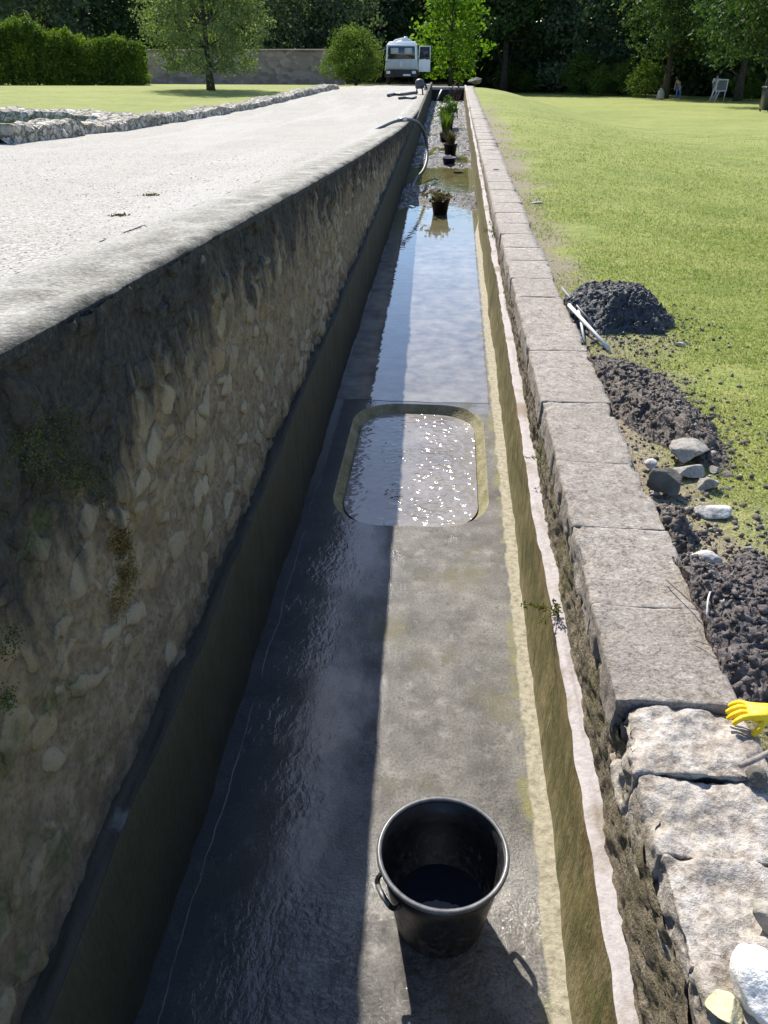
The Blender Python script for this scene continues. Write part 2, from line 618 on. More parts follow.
def mat_floor():
    t = NT('wet_concrete', .5, .4)
    p = t.pos()
    x = t.xyz()
    f = t.noise(85, 5, .7)
    m = t.noise(6, 6, .62)
    b = t.noise(1.5, 5, .6, t.scl(p, (1, .55, 1)))
    c = t.ramp(t.math('ADD', t.math('MULTIPLY', m, .5), t.math('MULTIPLY', b, .5)),
               [(.36, (.060, .056, .051)), (.46, (.120, .112, .101)), (.56, (.182, .170, .153)), (.68, (.27, .253, .228))])
    c = t.mix(t.mapr(f, .40, .54, .6, 0), c, (.05, .045, .038))
    # dark algae patches, olive wash
    c = t.mix(t.mapr(t.noise(4.2, 7, .7), .50, .63, 0, .7), c, (.045, .040, .036))
    c = t.mix(t.mapr(t.noise(19, 5, .7), .60, .66, 0, .6), c, (.03, .027, .025))
    c = t.mix(t.mapr(t.noise(8, 6, .7), .56, .66, 0, .45), c, (.30, .275, .24))
    c = t.mix(t.mapr(t.noise(2.1, 4, .6), .56, .68, 0, .45), c, (.16, .145, .06))
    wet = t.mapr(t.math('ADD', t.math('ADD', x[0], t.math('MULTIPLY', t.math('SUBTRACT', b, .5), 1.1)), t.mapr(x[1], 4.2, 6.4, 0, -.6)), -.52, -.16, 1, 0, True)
    c = t.mix(t.math('MULTIPLY', wet, .80), c, (.024, .025, .028))  # wet left side; the darkening also puts the left wall's shade into the colour
    # dry cement fillet at the right edge
    ed = t.math('ADD', x[0], t.math('MULTIPLY', t.math('SUBTRACT', t.noise(5, 5, .6), .5), .07))
    dry = t.mapr(ed, .415, .432, 0, 1, True)
    c = t.mix(dry, c, t.ramp(t.noise(30, 5, .65), [(.3, (.16, .14, .10)), (.5, (.31, .28, .205)), (.75, (.43, .39, .30))]))
    mosl = t.math('MULTIPLY', t.mapr(ed, .36, .41, 0, 1, True), t.math('SUBTRACT', 1.0, dry))
    c = t.mix(t.math('MULTIPLY', mosl, t.mapr(t.noise(4, 3), .45, .6)), c, (.17, .16, .06))
    # pale lime line at the foot of the left plinth
    w2 = t.math('ADD', x[0], t.math('MULTIPLY', t.math('SUBTRACT', t.noise(2.2, 5, .6), .5), .075))
    ln = t.math('SUBTRACT', 1.0, t.math('ABSOLUTE', t.mapr(w2, -.808, -.801, -1, 1)), clamp=True)
    ln = t.math('MULTIPLY', ln, t.mapr(t.noise(3, 4), .35, .55))
    wl = t.math('MULTIPLY', t.mapr(x[1], 4.5, 7.5, 0, .75), t.mapr(w2, -.825, -.79, 1, 0, True))
    c = t.mix(t.math('MAXIMUM', t.math('MULTIPLY', ln, .6), wl), c, (.30, .29, .27))
    # film of water: fuller beyond the basin, patchy near the viewer
    pud = t.math('ADD', t.noise(1.9, 5, .6), t.mapr(x[1], 5.0, 8.0, -.02, .32))
    pud = t.math('SUBTRACT', pud, t.math('MULTIPLY', t.mapr(x[1], 1.75, 2.1, 0, .16), t.mapr(x[1], 4.0, 5.6, 1, 0)))
    pool = t.mapr(pud, .5, .62, 0, 1, True)
    pool = t.math('MULTIPLY', pool, t.math('SUBTRACT', 1.0, dry))
    film = t.math('MAXIMUM', t.mapr(pool, 0, 1, .14, 1.0), t.math('MAXIMUM', wet, t.math('MULTIPLY', t.mapr(x[1], 1.75, 2.1, .8, 0), t.mapr(t.noise(5, 4), .28, .42))))
    film = t.math('MULTIPLY', film, t.mapr(dry, 0, 1, 1, .06))
    nearw = t.mapr(t.math('ADD', x[1], t.math('MULTIPLY', b, .5)), 1.75, 2.15, 1, 0, True)
    crough = t.math('SUBTRACT', t.mapr(t.math('MAXIMUM', pool, t.math('MULTIPLY', wet, .8)), 0, 1, .20, .035), t.math('MULTIPLY', nearw, .135), clamp=True)
    rip = t.noise(30, 3, .55, t.scl(p, (1.0, .55, 1)), .6)
    rip2 = t.noise(7, 2, .5)
    hN = t.math('ADD', t.math('MULTIPLY', rip, t.math('MULTIPLY', t.mapr(x[1], 3.5, 7.0, .8, .04), t.mapr(t.noise(2.6, 3), .40, .66, .06, .75))), t.math('MULTIPLY', rip2, t.mapr(x[1], 3.5, 7, .10, .12)))
    grit = t.math('MULTIPLY', f, t.mapr(t.math('MAXIMUM', pool, t.math('MULTIPLY', wet, .9)), 0, 1, .55, .0))
    hN = t.math('ADD', hN, grit)
    hN = t.math('ADD', hN, t.math('MULTIPLY', t.noise(34, 2, .5), t.math('MULTIPLY', nearw, t.mapr(x[0], -.50, -.20, .14, 3.2))))
    cn = t.bump(hN, .55, .012)
    nb = t.bump(t.math('ADD', f, m), .8, .006)
    t.set(color=c, rough=.75, normal=nb, coat=film, coat_rough=crough, coat_normal=cn, spec=.2)
    t.b.inputs['Coat IOR'].default_value = 1.5
    return t.m


def mat_water(name, col, rip_scale, rip_dist, rough=.04, col2=None, near=None, run=False):
    t = NT(name, rough, .5)
    t.b.inputs['IOR'].default_value = 1.33
    v = t.noise(2.2, 4, .6)
    t.set(color=t.ramp(v, [(.35, col), (.68, col2 or tuple(c * 1.5 for c in col))]))
    r = t.noise(rip_scale, 1, .5, t.scl(t.pos(), (.75, 1.1, 1)), .3)
    if run:
        xx = t.xyz()
        k = t.mapr(t.math('ADD', xx[0], t.math('MULTIPLY', t.math('SUBTRACT', t.noise(3.5, 3), .5), .5)), -.42, .02, .12, 1.0, True)
        r = t.math('MULTIPLY', t.math('POWER', r, 1.6), k)
    t.set(rough=.8, spec=0.0, coat=1.0, coat_rough=rough, coat_normal=t.bump(r, 1.0, rip_dist))
    t.b.inputs['Coat IOR'].default_value = 1.5
    if near is not None:
        x = t.xyz()
        c2 = t.ramp(t.math('ADD', t.math('MULTIPLY', t.noise(6, 6, .62), .5), t.math('MULTIPLY', t.noise(1.5, 5, .6), .5)), [(.34, (.085, .080, .074)), (.5, (.17, .155, .138)), (.66, (.25, .23, .20))])
        c1 = t.ramp(v, [(.35, col), (.68, col2)])
        t.set(color=t.mix(t.mapr(t.math('ADD', x[1], t.math('MULTIPLY', v, 2.0)), near, near + 4, 0, 1, True), c2, c1))
    return t.m


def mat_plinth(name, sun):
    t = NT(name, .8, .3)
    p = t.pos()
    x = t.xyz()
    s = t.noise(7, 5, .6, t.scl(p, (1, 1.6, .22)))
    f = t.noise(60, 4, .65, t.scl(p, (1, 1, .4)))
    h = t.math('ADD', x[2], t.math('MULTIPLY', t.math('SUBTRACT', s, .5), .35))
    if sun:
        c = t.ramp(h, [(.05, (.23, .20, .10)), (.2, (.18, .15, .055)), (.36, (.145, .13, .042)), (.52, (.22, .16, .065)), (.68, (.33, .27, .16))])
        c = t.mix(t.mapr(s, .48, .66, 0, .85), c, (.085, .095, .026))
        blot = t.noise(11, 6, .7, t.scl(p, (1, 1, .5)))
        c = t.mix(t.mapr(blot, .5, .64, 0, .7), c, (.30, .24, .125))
    else:  # shaded copy of the mossy plinth, shade put into the darker colours
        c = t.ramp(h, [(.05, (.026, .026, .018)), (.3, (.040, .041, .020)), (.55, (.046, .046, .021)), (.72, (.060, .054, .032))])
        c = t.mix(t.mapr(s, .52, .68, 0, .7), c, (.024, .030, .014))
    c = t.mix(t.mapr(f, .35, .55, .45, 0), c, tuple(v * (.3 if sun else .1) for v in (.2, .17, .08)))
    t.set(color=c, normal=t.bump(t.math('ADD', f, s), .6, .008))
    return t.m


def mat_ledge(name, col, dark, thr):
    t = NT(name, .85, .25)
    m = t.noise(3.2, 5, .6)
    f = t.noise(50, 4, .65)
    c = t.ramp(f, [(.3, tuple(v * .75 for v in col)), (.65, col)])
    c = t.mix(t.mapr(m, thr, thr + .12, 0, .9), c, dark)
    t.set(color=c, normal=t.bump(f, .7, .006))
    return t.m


def mat_basin():
    t = NT('mossy_basin_side', .6, .35)
    m = t.noise(7, 5, .6)
    f = t.noise(60, 4, .65)
    c = t.ramp(m, [(.3, (.14, .125, .06)), (.5, (.25, .225, .12)), (.7, (.37, .335, .21))])
    c = t.mix(t.mapr(f, .35, .5, .5, 0), c, (.08, .07, .035))
    t.set(color=c, normal=t.bump(t.math('ADD', f, m), .7, .008), coat=.3, coat_rough=.2)
    return t.m


def mat_mud(name, c0, c1, gloss):
    t = NT(name, .7, .35)
    f = t.noise(60, 5, .65)
    m = t.noise(22, 6, .68)
    c = t.ramp(t.math('ADD', t.math('MULTIPLY', m, .6), t.math('MULTIPLY', f, .4)), [(.38, c0), (.52, tuple(.6 * a + .4 * b for a, b in zip(c0, c1))), (.66, c1)])
    t.set(color=c, rough=t.mapr(m, .35, .65, gloss, .85), normal=t.bump(t.math('ADD', f, m), .9, .01))
    return t.m


def mat_rock(name, c0, c1, lich=(.12, .11, .09)):
    t = NT(name, .88, .25)
    o = t.objc()
    m = t.noise(9, 6, .65, o)
    f = t.noise(60, 4, .65, o)
    c = t.ramp(m, [(.3, c0), (.7, c1)])
    c = t.mix(t.mapr(f, .35, .5, .6, 0), c, lich)
    t.set(color=c, normal=t.bump(t.math('ADD', t.math('MULTIPLY', f, .5), m), .9, .012))
    return t.m


def mat_farwall():
    t = NT('far_wall_stone', .92, .2)
    v = t.vor(2.2, t.scl(t.pos(), (1, 1, 1.6)))
    m = t.noise(1.1, 5, .6)
    c = t.ramp(t.xyz(v.outputs['Color'])[0], [(0, (.17, .125, .10)), (1, (.34, .265, .215))])
    c = t.mix(t.mapr(m, .4, .65, 0, .6), c, (.25, .195, .165))
    t.set(color=c, normal=t.bump(v.outputs['Distance'], .8, .05))
    return t.m


def mat_dry_stone():
    t = NT('dry_stone', .9, .2)
    wp_ = t.n('ShaderNodeVectorMath')
    wp_.operation = 'ADD'
    wn_ = t.n('ShaderNodeTexNoise')
    wn_.inputs['Scale'].default_value = 7
    t.lk(t.pos(), wn_.inputs['Vector'])
    ws_ = t.n('ShaderNodeVectorMath')
    ws_.operation = 'SCALE'
    ws_.inputs['Scale'].default_value = .22
    t.lk(wn_.outputs['Color'], ws_.inputs[0])
    t.lk(t.pos(), wp_.inputs[0])
    t.lk(ws_.outputs[0], wp_.inputs[1])
    v = t.vor(5.5, wp_.outputs[0])
    e = t.vor(5.5, wp_.outputs[0], 'DISTANCE_TO_EDGE')
    f = t.noise(24, 5, .65)
    c = t.ramp(t.xyz(v.outputs['Color'])[0], [(0, (.32, .28, .22)), (.5, (.46, .42, .345)), (1, (.62, .58, .50))])
    c = t.mix(t.mapr(f, .35, .55, .55, 0), c, (.13, .12, .10))
    c = t.mix(t.mapr(e.outputs['Distance'], .0, .05, .85, 0), c, (.05, .045, .035))
    h = t.math('ADD', t.mapr(e.outputs['Distance'], 0, .15, 0, 1), t.math('MULTIPLY', f, .4))
    t.set(color=c, normal=t.bump(h, 1.0, .04))
    return t.m


M_WALL = mat_left_wall()
M_FACE = mat_render('right_wall_render', (.24, .20, .14), (.15, .135, .06), (.38, .33, .25))
M_COPE = mat_coping()
M_BLOCK = mat_rough_block()
M_KERB = mat_kerb()
M_GRAVEL = mat_gravel()
M_LAWN = mat_lawn()
M_WOODF = mat_woodfloor()
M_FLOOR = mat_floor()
M_BASIN = mat_basin()
M_BWATER = mat_water('basin_water', (.17, .155, .145), 19, .025, .10, (.27, .245, .23), run=True)
M_CWATER = mat_water('pond_water', (.085, .075, .03), 9, .0012, .03, (.14, .125, .055), 11.5)
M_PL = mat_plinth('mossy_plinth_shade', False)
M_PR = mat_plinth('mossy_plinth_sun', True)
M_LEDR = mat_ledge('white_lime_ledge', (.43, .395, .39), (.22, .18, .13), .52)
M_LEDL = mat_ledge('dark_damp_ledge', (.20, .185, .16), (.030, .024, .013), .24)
M_MUD1 = mat_mud('black_silt', (.014, .015, .017), (.10, .103, .112), .3)
M_MUD2 = mat_mud('brown_black_silt', (.042, .033, .026), (.23, .188, .155), .55)
M_MUD3 = mat_mud('purple_grey_silt', (.030, .023, .020), (.215, .18, .168), .45)
M_ROCKL = mat_rock('pale_rock', (.36, .33, .29), (.66, .63, .58))
M_ROCKG = mat_rock('grey_rock', (.20, .18, .15), (.44, .40, .35))
M_ROCKD = mat_rock('dark_rock', (.06, .055, .045), (.17, .155, .13))
M_ROCKY = mat_rock('yellowish_rock', (.50, .43, .24), (.74, .66, .42), (.30, .22, .12))
M_ROCKW = mat_rock('chalk_white_rock', (.72, .71, .69), (.84, .83, .81), (.55, .53, .50))
M_FARW = mat_farwall()
M_DRY = mat_dry_stone()
L_BROAD = leafmat('leaf_broad', (.026, .052, .019), (.052, .092, .027), (.105, .16, .042))
L_DARK = leafmat('leaf_dark', (.030, .055, .034), (.055, .092, .047), (.10, .15, .068), .36)  # leaf tones lifted and bluish, standing in for haze
L_GREY = leafmat('leaf_greyish', (.055, .08, .050), (.10, .135, .080), (.17, .21, .13), .4)
L_LIME = leafmat('leaf_lime', (.07, .13, .012), (.13, .22, .018), (.21, .31, .03), .5)
L_HEDGE = leafmat('leaf_hedge', (.045, .082, .015), (.11, .165, .022), (.27, .30, .036), .42)
L_BUSH = leafmat('leaf_bush', (.05, .085, .018), (.10, .15, .026), (.17, .215, .045), .42)
L_SMALL = leafmat('leaf_small_tree', (.075, .105, .045), (.13, .17, .07), (.20, .24, .11), .42)
L_PLANT = leafmat('leaf_pond_plant', (.05, .095, .014), (.11, .17, .025), (.20, .25, .05), .35)
L_MOSS = leafmat('moss_tuft', (.035, .042, .012), (.07, .08, .022), (.16, .16, .05), .15)
L_MOSSB = leafmat('moss_dry', (.08, .055, .018), (.16, .105, .035), (.26, .19, .08), .2)
L_WEED = leafmat('leaf_weed', (.09, .10, .02), (.17, .17, .04), (.28, .25, .08), .3)
L_DRYREED = leafmat('reed_dry', (.07, .055, .03), (.14, .11, .05), (.22, .17, .08), .2)
BARK = simple('bark', (.06, .048, .036), .9, .2, var=.5, scale=9, bump=.02)


# ------------------------------------------------------------------ terrain
def rows(a, b, first, growth=1.06, mx=6):
    out, s = [a], first
    while out[-1] < b:
        out.append(out[-1] + s)
        s = min(mx, s * growth)
    out[-1] = b
    return np.array(out)


XG = -5.75    # edge of the gravel, where the low ruin wall runs


def terr(name, us, vs, mat, amp):
    def fn(u, v):
        z = gz(u, v)
        q = np.stack([u * .7, v * .7, 0 * u], 1)
        edge = np.clip(np.minimum(np.abs(u - XL + .4), np.abs(u - XCO)) / .8, 0, 1)
        z = z + amp * fbm(q, 3, 3) * edge
        return np.stack([u, v, z], 1)
    V, F = gridmesh(us, vs, fn)
    return tag(mk(name, V, F, mat), kind='structure')


def towards(a, b, first, growth, mx):
    return np.sort(-rows(-a, -b, first, growth, mx))


g_us = np.concatenate([np.linspace(XG, XL - .38, 40)])
terr('gravel_path', g_us, np.concatenate([np.linspace(-6, 12, 90)[:-1], np.linspace(12, 62, 80)]), M_GRAVEL, .022)
right_us = rows(XCO - .02, 190, .06, 1.09, 8)
terr('lawn', right_us, np.concatenate([np.linspace(-6, 14, 150)[:-1], np.linspace(14, 74, 90)[:-1], rows(74, 260, 1.0, 1.1, 15)]), M_LAWN, .003)
left_us = np.sort(-rows(-XG, 190, .2, 1.1, 8))
terr('lawn_beyond_ruin', left_us, np.concatenate([np.linspace(-6, 62, 120)[:-1], rows(62, 260, 1.0, 1.1, 15)]), M_LAWN, .003)
terr('woodland_floor', np.linspace(XG, XL - .38, 14), rows(62, 260, 1.0, 1.1, 15), M_WOODF, .05)
terr('woodland_clearing', np.linspace(XL - .38, XCO - .02, 8), rows(YEND + .32, 260, .5, 1.1, 15), M_WOODF, .03)

# ------------------------------------------------------------------ canal floor with a sunken basin
BX0, BX1, BY0, BY1, BR = -.685, .345, 4.22, 6.12, .36


def rrect(x0, x1, y0, y1, r, n=14):
    out = []
    for cx, cy, a0 in ((x1 - r, y1 - r, 0), (x0 + r, y1 - r, 90), (x0 + r, y0 + r, 180), (x1 - r, y0 + r, 270)):
        for k in range(n):
            a = math.radians(a0 + 90 * k / (n - 1))
            out.append((cx + r * math.cos(a), cy + r * math.sin(a)))
    return out


outer = rrect(BX0, BX1, BY0, BY1, BR)
outer = [(x + .012 * mnoise.noise(Vector((x * 3, y * 3, 1))), y + .012 * mnoise.noise(Vector((x * 3, y * 3, 7)))) for x, y in outer]
bm = bmesh.new()
ring = [bm.verts.new((x, y, 0)) for x, y in outer]
box = [bm.verts.new((x, y, 0)) for x, y in ((PL - .06, 3.6), (PR + .06, 3.6), (PR + .06, 6.8), (PL - .06, 6.8))]
es = [bm.edges.new((ring[i], ring[(i + 1) % len(ring)])) for i in range(len(ring))]
es += [bm.edges.new((box[i], box[(i + 1) % 4])) for i in range(4)]
bmesh.ops.triangle_fill(bm, use_beauty=True, use_dissolve=False, edges=es)
for f in bm.faces:
    if f.normal.z < 0:
        f.normal_flip()
b0 = [bm.verts.new((x, -3, 0)) for x in (PL - .06, PR + .06)]
b1 = [bm.verts.new((x, YEND + .2, 0)) for x in (PL - .06, PR + .06)]
bm.faces.new((b0[0], b0[1], box[1], box[0]))
bm.faces.new((box[3], box[2], b1[1], b1[0]))
me = bpy.data.meshes.new('canal_floor')
bm.to_mesh(me)
bm.free()
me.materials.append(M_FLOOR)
fl = bpy.data.objects.new('canal_floor', me)
COL.objects.link(fl)
tag(fl, kind='structure')

# basin sides and bottom
bt = empty('sunken_basin', ((BX0 + BX1) / 2, (BY0 + BY1) / 2, 0), 'shallow rounded rectangular basin sunk in the canal floor with mossy yellow sides', 'basin')
mid = np.array([(BX0 + BX1) / 2, (BY0 + BY1) / 2])
prof = [(0, 0), (.004, -.004), (.014, -.022), (.06, -.075), (.105, -.125), (.125, -.14)]
V, F = [], []
for ins, z in prof:
    rr = rrect(BX0 + ins, BX1 - ins, BY0 + ins, BY1 - ins, max(.05, BR - ins * .6))
    for k, (x, y) in enumerate(rr):
        ox, oy = outer[k]
        w = max(0, 1 - ins / .06)
        bxk = rrect(BX0, BX1, BY0, BY1, BR)[k]
        jx = .008 * mnoise.noise(Vector((x * 9, y * 9, z * 20)))
        V.append((x + (ox - bxk[0]) * w + (jx if ins > 0 else 0), y + (oy - bxk[1]) * w, z))
n = len(outer)
for i in range(len(prof) - 1):
    for k in range(n):
        F.append((i * n + k, i * n + (k + 1) % n, (i + 1) * n + (k + 1) % n, (i + 1) * n + k))
mk('side', V, F, M_BASIN, bt)
mk('bottom', V[-n:], [tuple(range(n))], M_BASIN, bt, smooth=False)
ww = rrect(BX0 + .068, BX1 - .068, BY0 + .068, BY1 - .068, .31)
o = mk('basin_water', [(x, y, -.062) for x, y in ww], [tuple(range(len(ww)))], M_BWATER, smooth=False)
tag(o, kind='structure')

# standing water in the far reach of the canal
wp = [(PL + .001, 13.2), (PL + .001, YEND), (PR - .001, YEND)]
e = [(PR - .088 - (PR - .09 - PL) * k / 60, 6.165 + .03 * mnoise.noise(Vector((k * .07, 3, 0)))) for k in range(61)]
o = mk('canal_water', [(x, y, .0025) for x, y in e] + [(PL + .001, YEND, .0025), (PR - .001, YEND, .0025), (PR - .001, 13.5, .0025), (PR - .08, 12.5, .0025)], [tuple(range(65))[::-1]], M_CWATER, smooth=False)
tag(o, kind='structure')

# ------------------------------------------------------------------ left retaining wall
lw = empty('retaining_wall', (XL, 18, 0), 'tall rubble stone wall along the shaded side of the canal, streaked black below the gravel', 'wall')
us = np.concatenate([np.arange(-1.2, 5, .0105), np.arange(5, 9, .016), np.linspace(9, 18, 240)[:-1], np.linspace(18, YEND + .1, 200)])
vs = np.linspace(0, 1, 128)


def stones(u, z):
    q = np.stack([u, z, 0 * u], 1)
    wq = q * np.array([6.6, 9.4, 1]) + .42 * np.stack([fbm(q * 4, 5, 3), fbm(q * 4, 9, 3), 0 * u], 1)
    wq[:, 2] = .5
    f1, f2, rv = worley(wq, 4)
    show = .52 + .55 * fbm(q * 1.3, 71, 2)
    edge = (f2 - f1) + .10 * fbm(q * 18, 52, 3)
    return sst((edge - .06) / .28) * (rv < show), (rv * 7.31) % 1


def lface(u, v):
    top = zl(u) - .012
    z = ZPL - .01 + (top - ZPL + .01) * v
    q = np.stack([u, z, 0 * u], 1)
    st, rv = stones(u, z)
    out = .013 * st * (.5 + 1.2 * rv) + .018 * fbm(q * 2.6, 21, 4) + .007 * fbm(q * 21, 41, 3)
    nearedge = np.clip((1 - v) / .05, 0, 1)
    x = XL + out - .012 - .004 * (1 - nearedge) ** 2 * (1 + fbm(q * 9, 77, 2))
    return np.stack([x, u, z + 0 * u], 1)


V, F = gridmesh(us, vs, lface)
o = mk('stone_face', V, F, M_WALL, lw)
st_, tn_ = stones(V[:, 1], V[:, 2])
for nm_, val_ in (('stone', st_), ('tone', tn_)):
    at = o.data.attributes.new(nm_, 'FLOAT', 'POINT')
    at.data.foreach_set('value', val_.astype(np.float32))
at = o.data.attributes.new('below', 'FLOAT', 'POINT')
at.data.foreach_set('value', (zl(V[:, 1]) - V[:, 2]).astype(np.float32))

# kerb of grey concrete along its top
us2 = np.concatenate([np.arange(-3, 10, .03), np.linspace(10, YEND + .3, 220)])
vs2 = np.linspace(0, 1, 16)


def kerb(u, v):
    q = np.stack([u, v * .4, 0 * u], 1)
    x = XL + .005 * fbm(q * 9, 8, 3) - v * .42
    e = np.clip(v / .12, 0, 1)
    z = zl(u) + .010 - .016 * (1 - e) ** 2 + .006 * fbm(np.stack([u * 8, v * 4, 0 * u], 1), 13, 3) * (v > .01) - .012 * sst((v - .7) / .3)
    return np.stack([x, u, z], 1)


V, F = gridmesh(us2, vs2, kerb)
nv = len(vs2)
low = V[::nv].copy()
low[:, 2] -= .03
low[:, 0] -= .004
k0 = len(V)
V = np.concatenate([V, low])
i = np.arange(len(us2) - 1)
F = np.concatenate([F[:, ::-1], np.stack([i * nv, k0 + i, k0 + i + 1, (i + 1) * nv], 1)[:, ::-1]])
o = mk('kerb', V, F, M_KERB, lw)
at = o.data.attributes.new('edge', 'FLOAT', 'POINT')
vv = np.concatenate([np.tile(1 - vs2, len(us2)), np.full(len(us2), 2.2)])
at.data.foreach_set('value', vv.astype(np.float32))


def plinth(parent, x, xo, ztop, mat, mat_l, seed):
    us = np.concatenate([np.arange(-2.5, 9, .03), np.linspace(9, YEND + .1, 200)])
    vs = np.linspace(0, 1, 20)
    s = 1 if xo > x else -1

    def f(u, v):
        q = np.stack([u * 1.4, v * 1.2, 0 * u], 1)
        xx = x + s * (.010 * fbm(q, seed, 4) + .004 * fbm(np.stack([u * 9, v * 7, 0 * u], 1), seed + 40, 3))
        return np.stack([xx, u, v * (ztop - .004) - .01 * (v == 0)], 1)
    V, F = gridmesh(us, vs, f)
    mk('plinth', V, F if s > 0 else F[:, ::-1], mat, parent)
    vs = np.linspace(0, 1, 7)

    def g(u, v):
        q = np.stack([u * 1.4, 0 * v + 1.2, 0 * u], 1)
        x0 = x + s * (.010 * fbm(q, seed, 4) + .004 * fbm(np.stack([u * 9, 0 * u + 7, 0 * u], 1), seed + 40, 3))
        x1 = xo + s * .035
        zz = ztop + .007 * (v > .05) * fbm(np.stack([u * 5, v * 3, 0 * u], 1), seed + 3, 3) - .006 * (v < .05)
        return np.stack([x0 + (x1 - x0) * v, u, zz], 1)
    V, F = gridmesh(us, vs, g)
    mk('ledge', V, F[:, ::-1] if s > 0 else F, mat_l, parent)


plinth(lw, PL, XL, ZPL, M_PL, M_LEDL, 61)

# tufts of moss on the near end of the wall
def leaf_cloud(C, n, spread, size, rng, flat=0.0, aspect=.6, up=0.0):
    """n leaf shaped quads round each centre"""
    C = np.repeat(np.asarray(C, float).reshape(-1, 3), n, 0)
    k = len(C)
    sp = np.asarray(spread, float)
    pos = C + rng.normal(0, 1, (k, 3)) * sp * (1 - .0)
    a = rng.normal(0, 1, (k, 3))
    a[:, 2] = a[:, 2] * (1 - flat) + up
    a /= np.linalg.norm(a, axis=1)[:, None] + 1e-9
    b = np.cross(a, rng.normal(0, 1, (k, 3)))
    b /= np.linalg.norm(b, axis=1)[:, None] + 1e-9
    L = size * rng.uniform(.6, 1.35, (k, 1))
    W = L * aspect
    V = np.stack([pos - a * L * .5, pos + b * W * .5, pos + a * L * .5, pos - b * W * .5], 1).reshape(-1, 3)
    F = np.arange(4 * k).reshape(-1, 4)
    return V, F


def on_left(px, py):
    a, b = (px - CX) / FPX, (py - CY) / FPX
    fw = math.cos(TH) - b * math.sin(TH)
    dn = math.sin(TH) + b * math.cos(TH)
    g = FW * fw + RT * a
    t = XL / g[0]
    return np.array([XL + .01, g[1] * t, CAM_H - dn * t])


rng = np.random.default_rng(5)
mossC = []
for px, py, r, k in ((40, 460, .05, 26), (75, 470, .04, 22), (100, 490, .03, 16), (20, 440, .04, 14), (60, 440, .05, 14), (4, 700, .02, 10), (5, 640, .02, 8)):
    c = on_left(px, py)
    for _ in range(k):
        mossC.append(c + rng.normal(0, 1, 3) * np.array([.004, r, r]))
V, F = leaf_cloud(mossC, 26, (.005, .012, .012), .0065, rng, aspect=.7)
V[:, 0] = np.maximum(V[:, 0], XL - .01)
tag(mk('moss', V, F, L_MOSS, lw, smooth=False), kind='stuff')
mossC = []
for px, py, r, k in ((118, 540, .04, 40), (124, 575, .035, 40), (112, 600, .03, 16)):
    c = on_left(px, py)
    for _ in range(k):
        mossC.append(c + rng.normal(0, 1, 3) * np.array([.006, r * .7, r * 1.2]))
V, F = leaf_cloud(mossC, 26, (.007, .012, .013), .0075, rng, aspect=.7)
V[:, 0] = np.maximum(V[:, 0], XL - .01)
tag(mk('dry_moss', V, F, L_MOSSB, lw, smooth=False), kind='stuff')

# ------------------------------------------------------------------ right wall
rw = empty('canal_wall', (XR, 18, 0), 'low sunlit canal wall on the lawn side, capped with pale weathered coping stones', 'wall')
us = np.concatenate([np.arange(-2.5, 7, .016), np.linspace(7, 16, 200)[:-1], np.linspace(16, YEND + .1, 140)])
vs = np.linspace(0, 1, 40)
CT = .13     # coping thickness


def rface(u, v):
    top = zr(u) - CT + .03
    z = ZPR - .01 + (top - ZPR + .01) * v
    q = np.stack([u, z, 0 * u], 1)
    o_ = .010 * fbm(q * 4, 33, 4) + .007 * fbm(q * 30, 47, 3)
    return np.stack([XR - o_ + .012, u, z], 1)


V, F = gridmesh(us, vs, rface)
mk('wall_face', V, F[:, ::-1], M_FACE, rw)
plinth(rw, PR, XR, ZPR, M_PR, M_LEDR, 83)


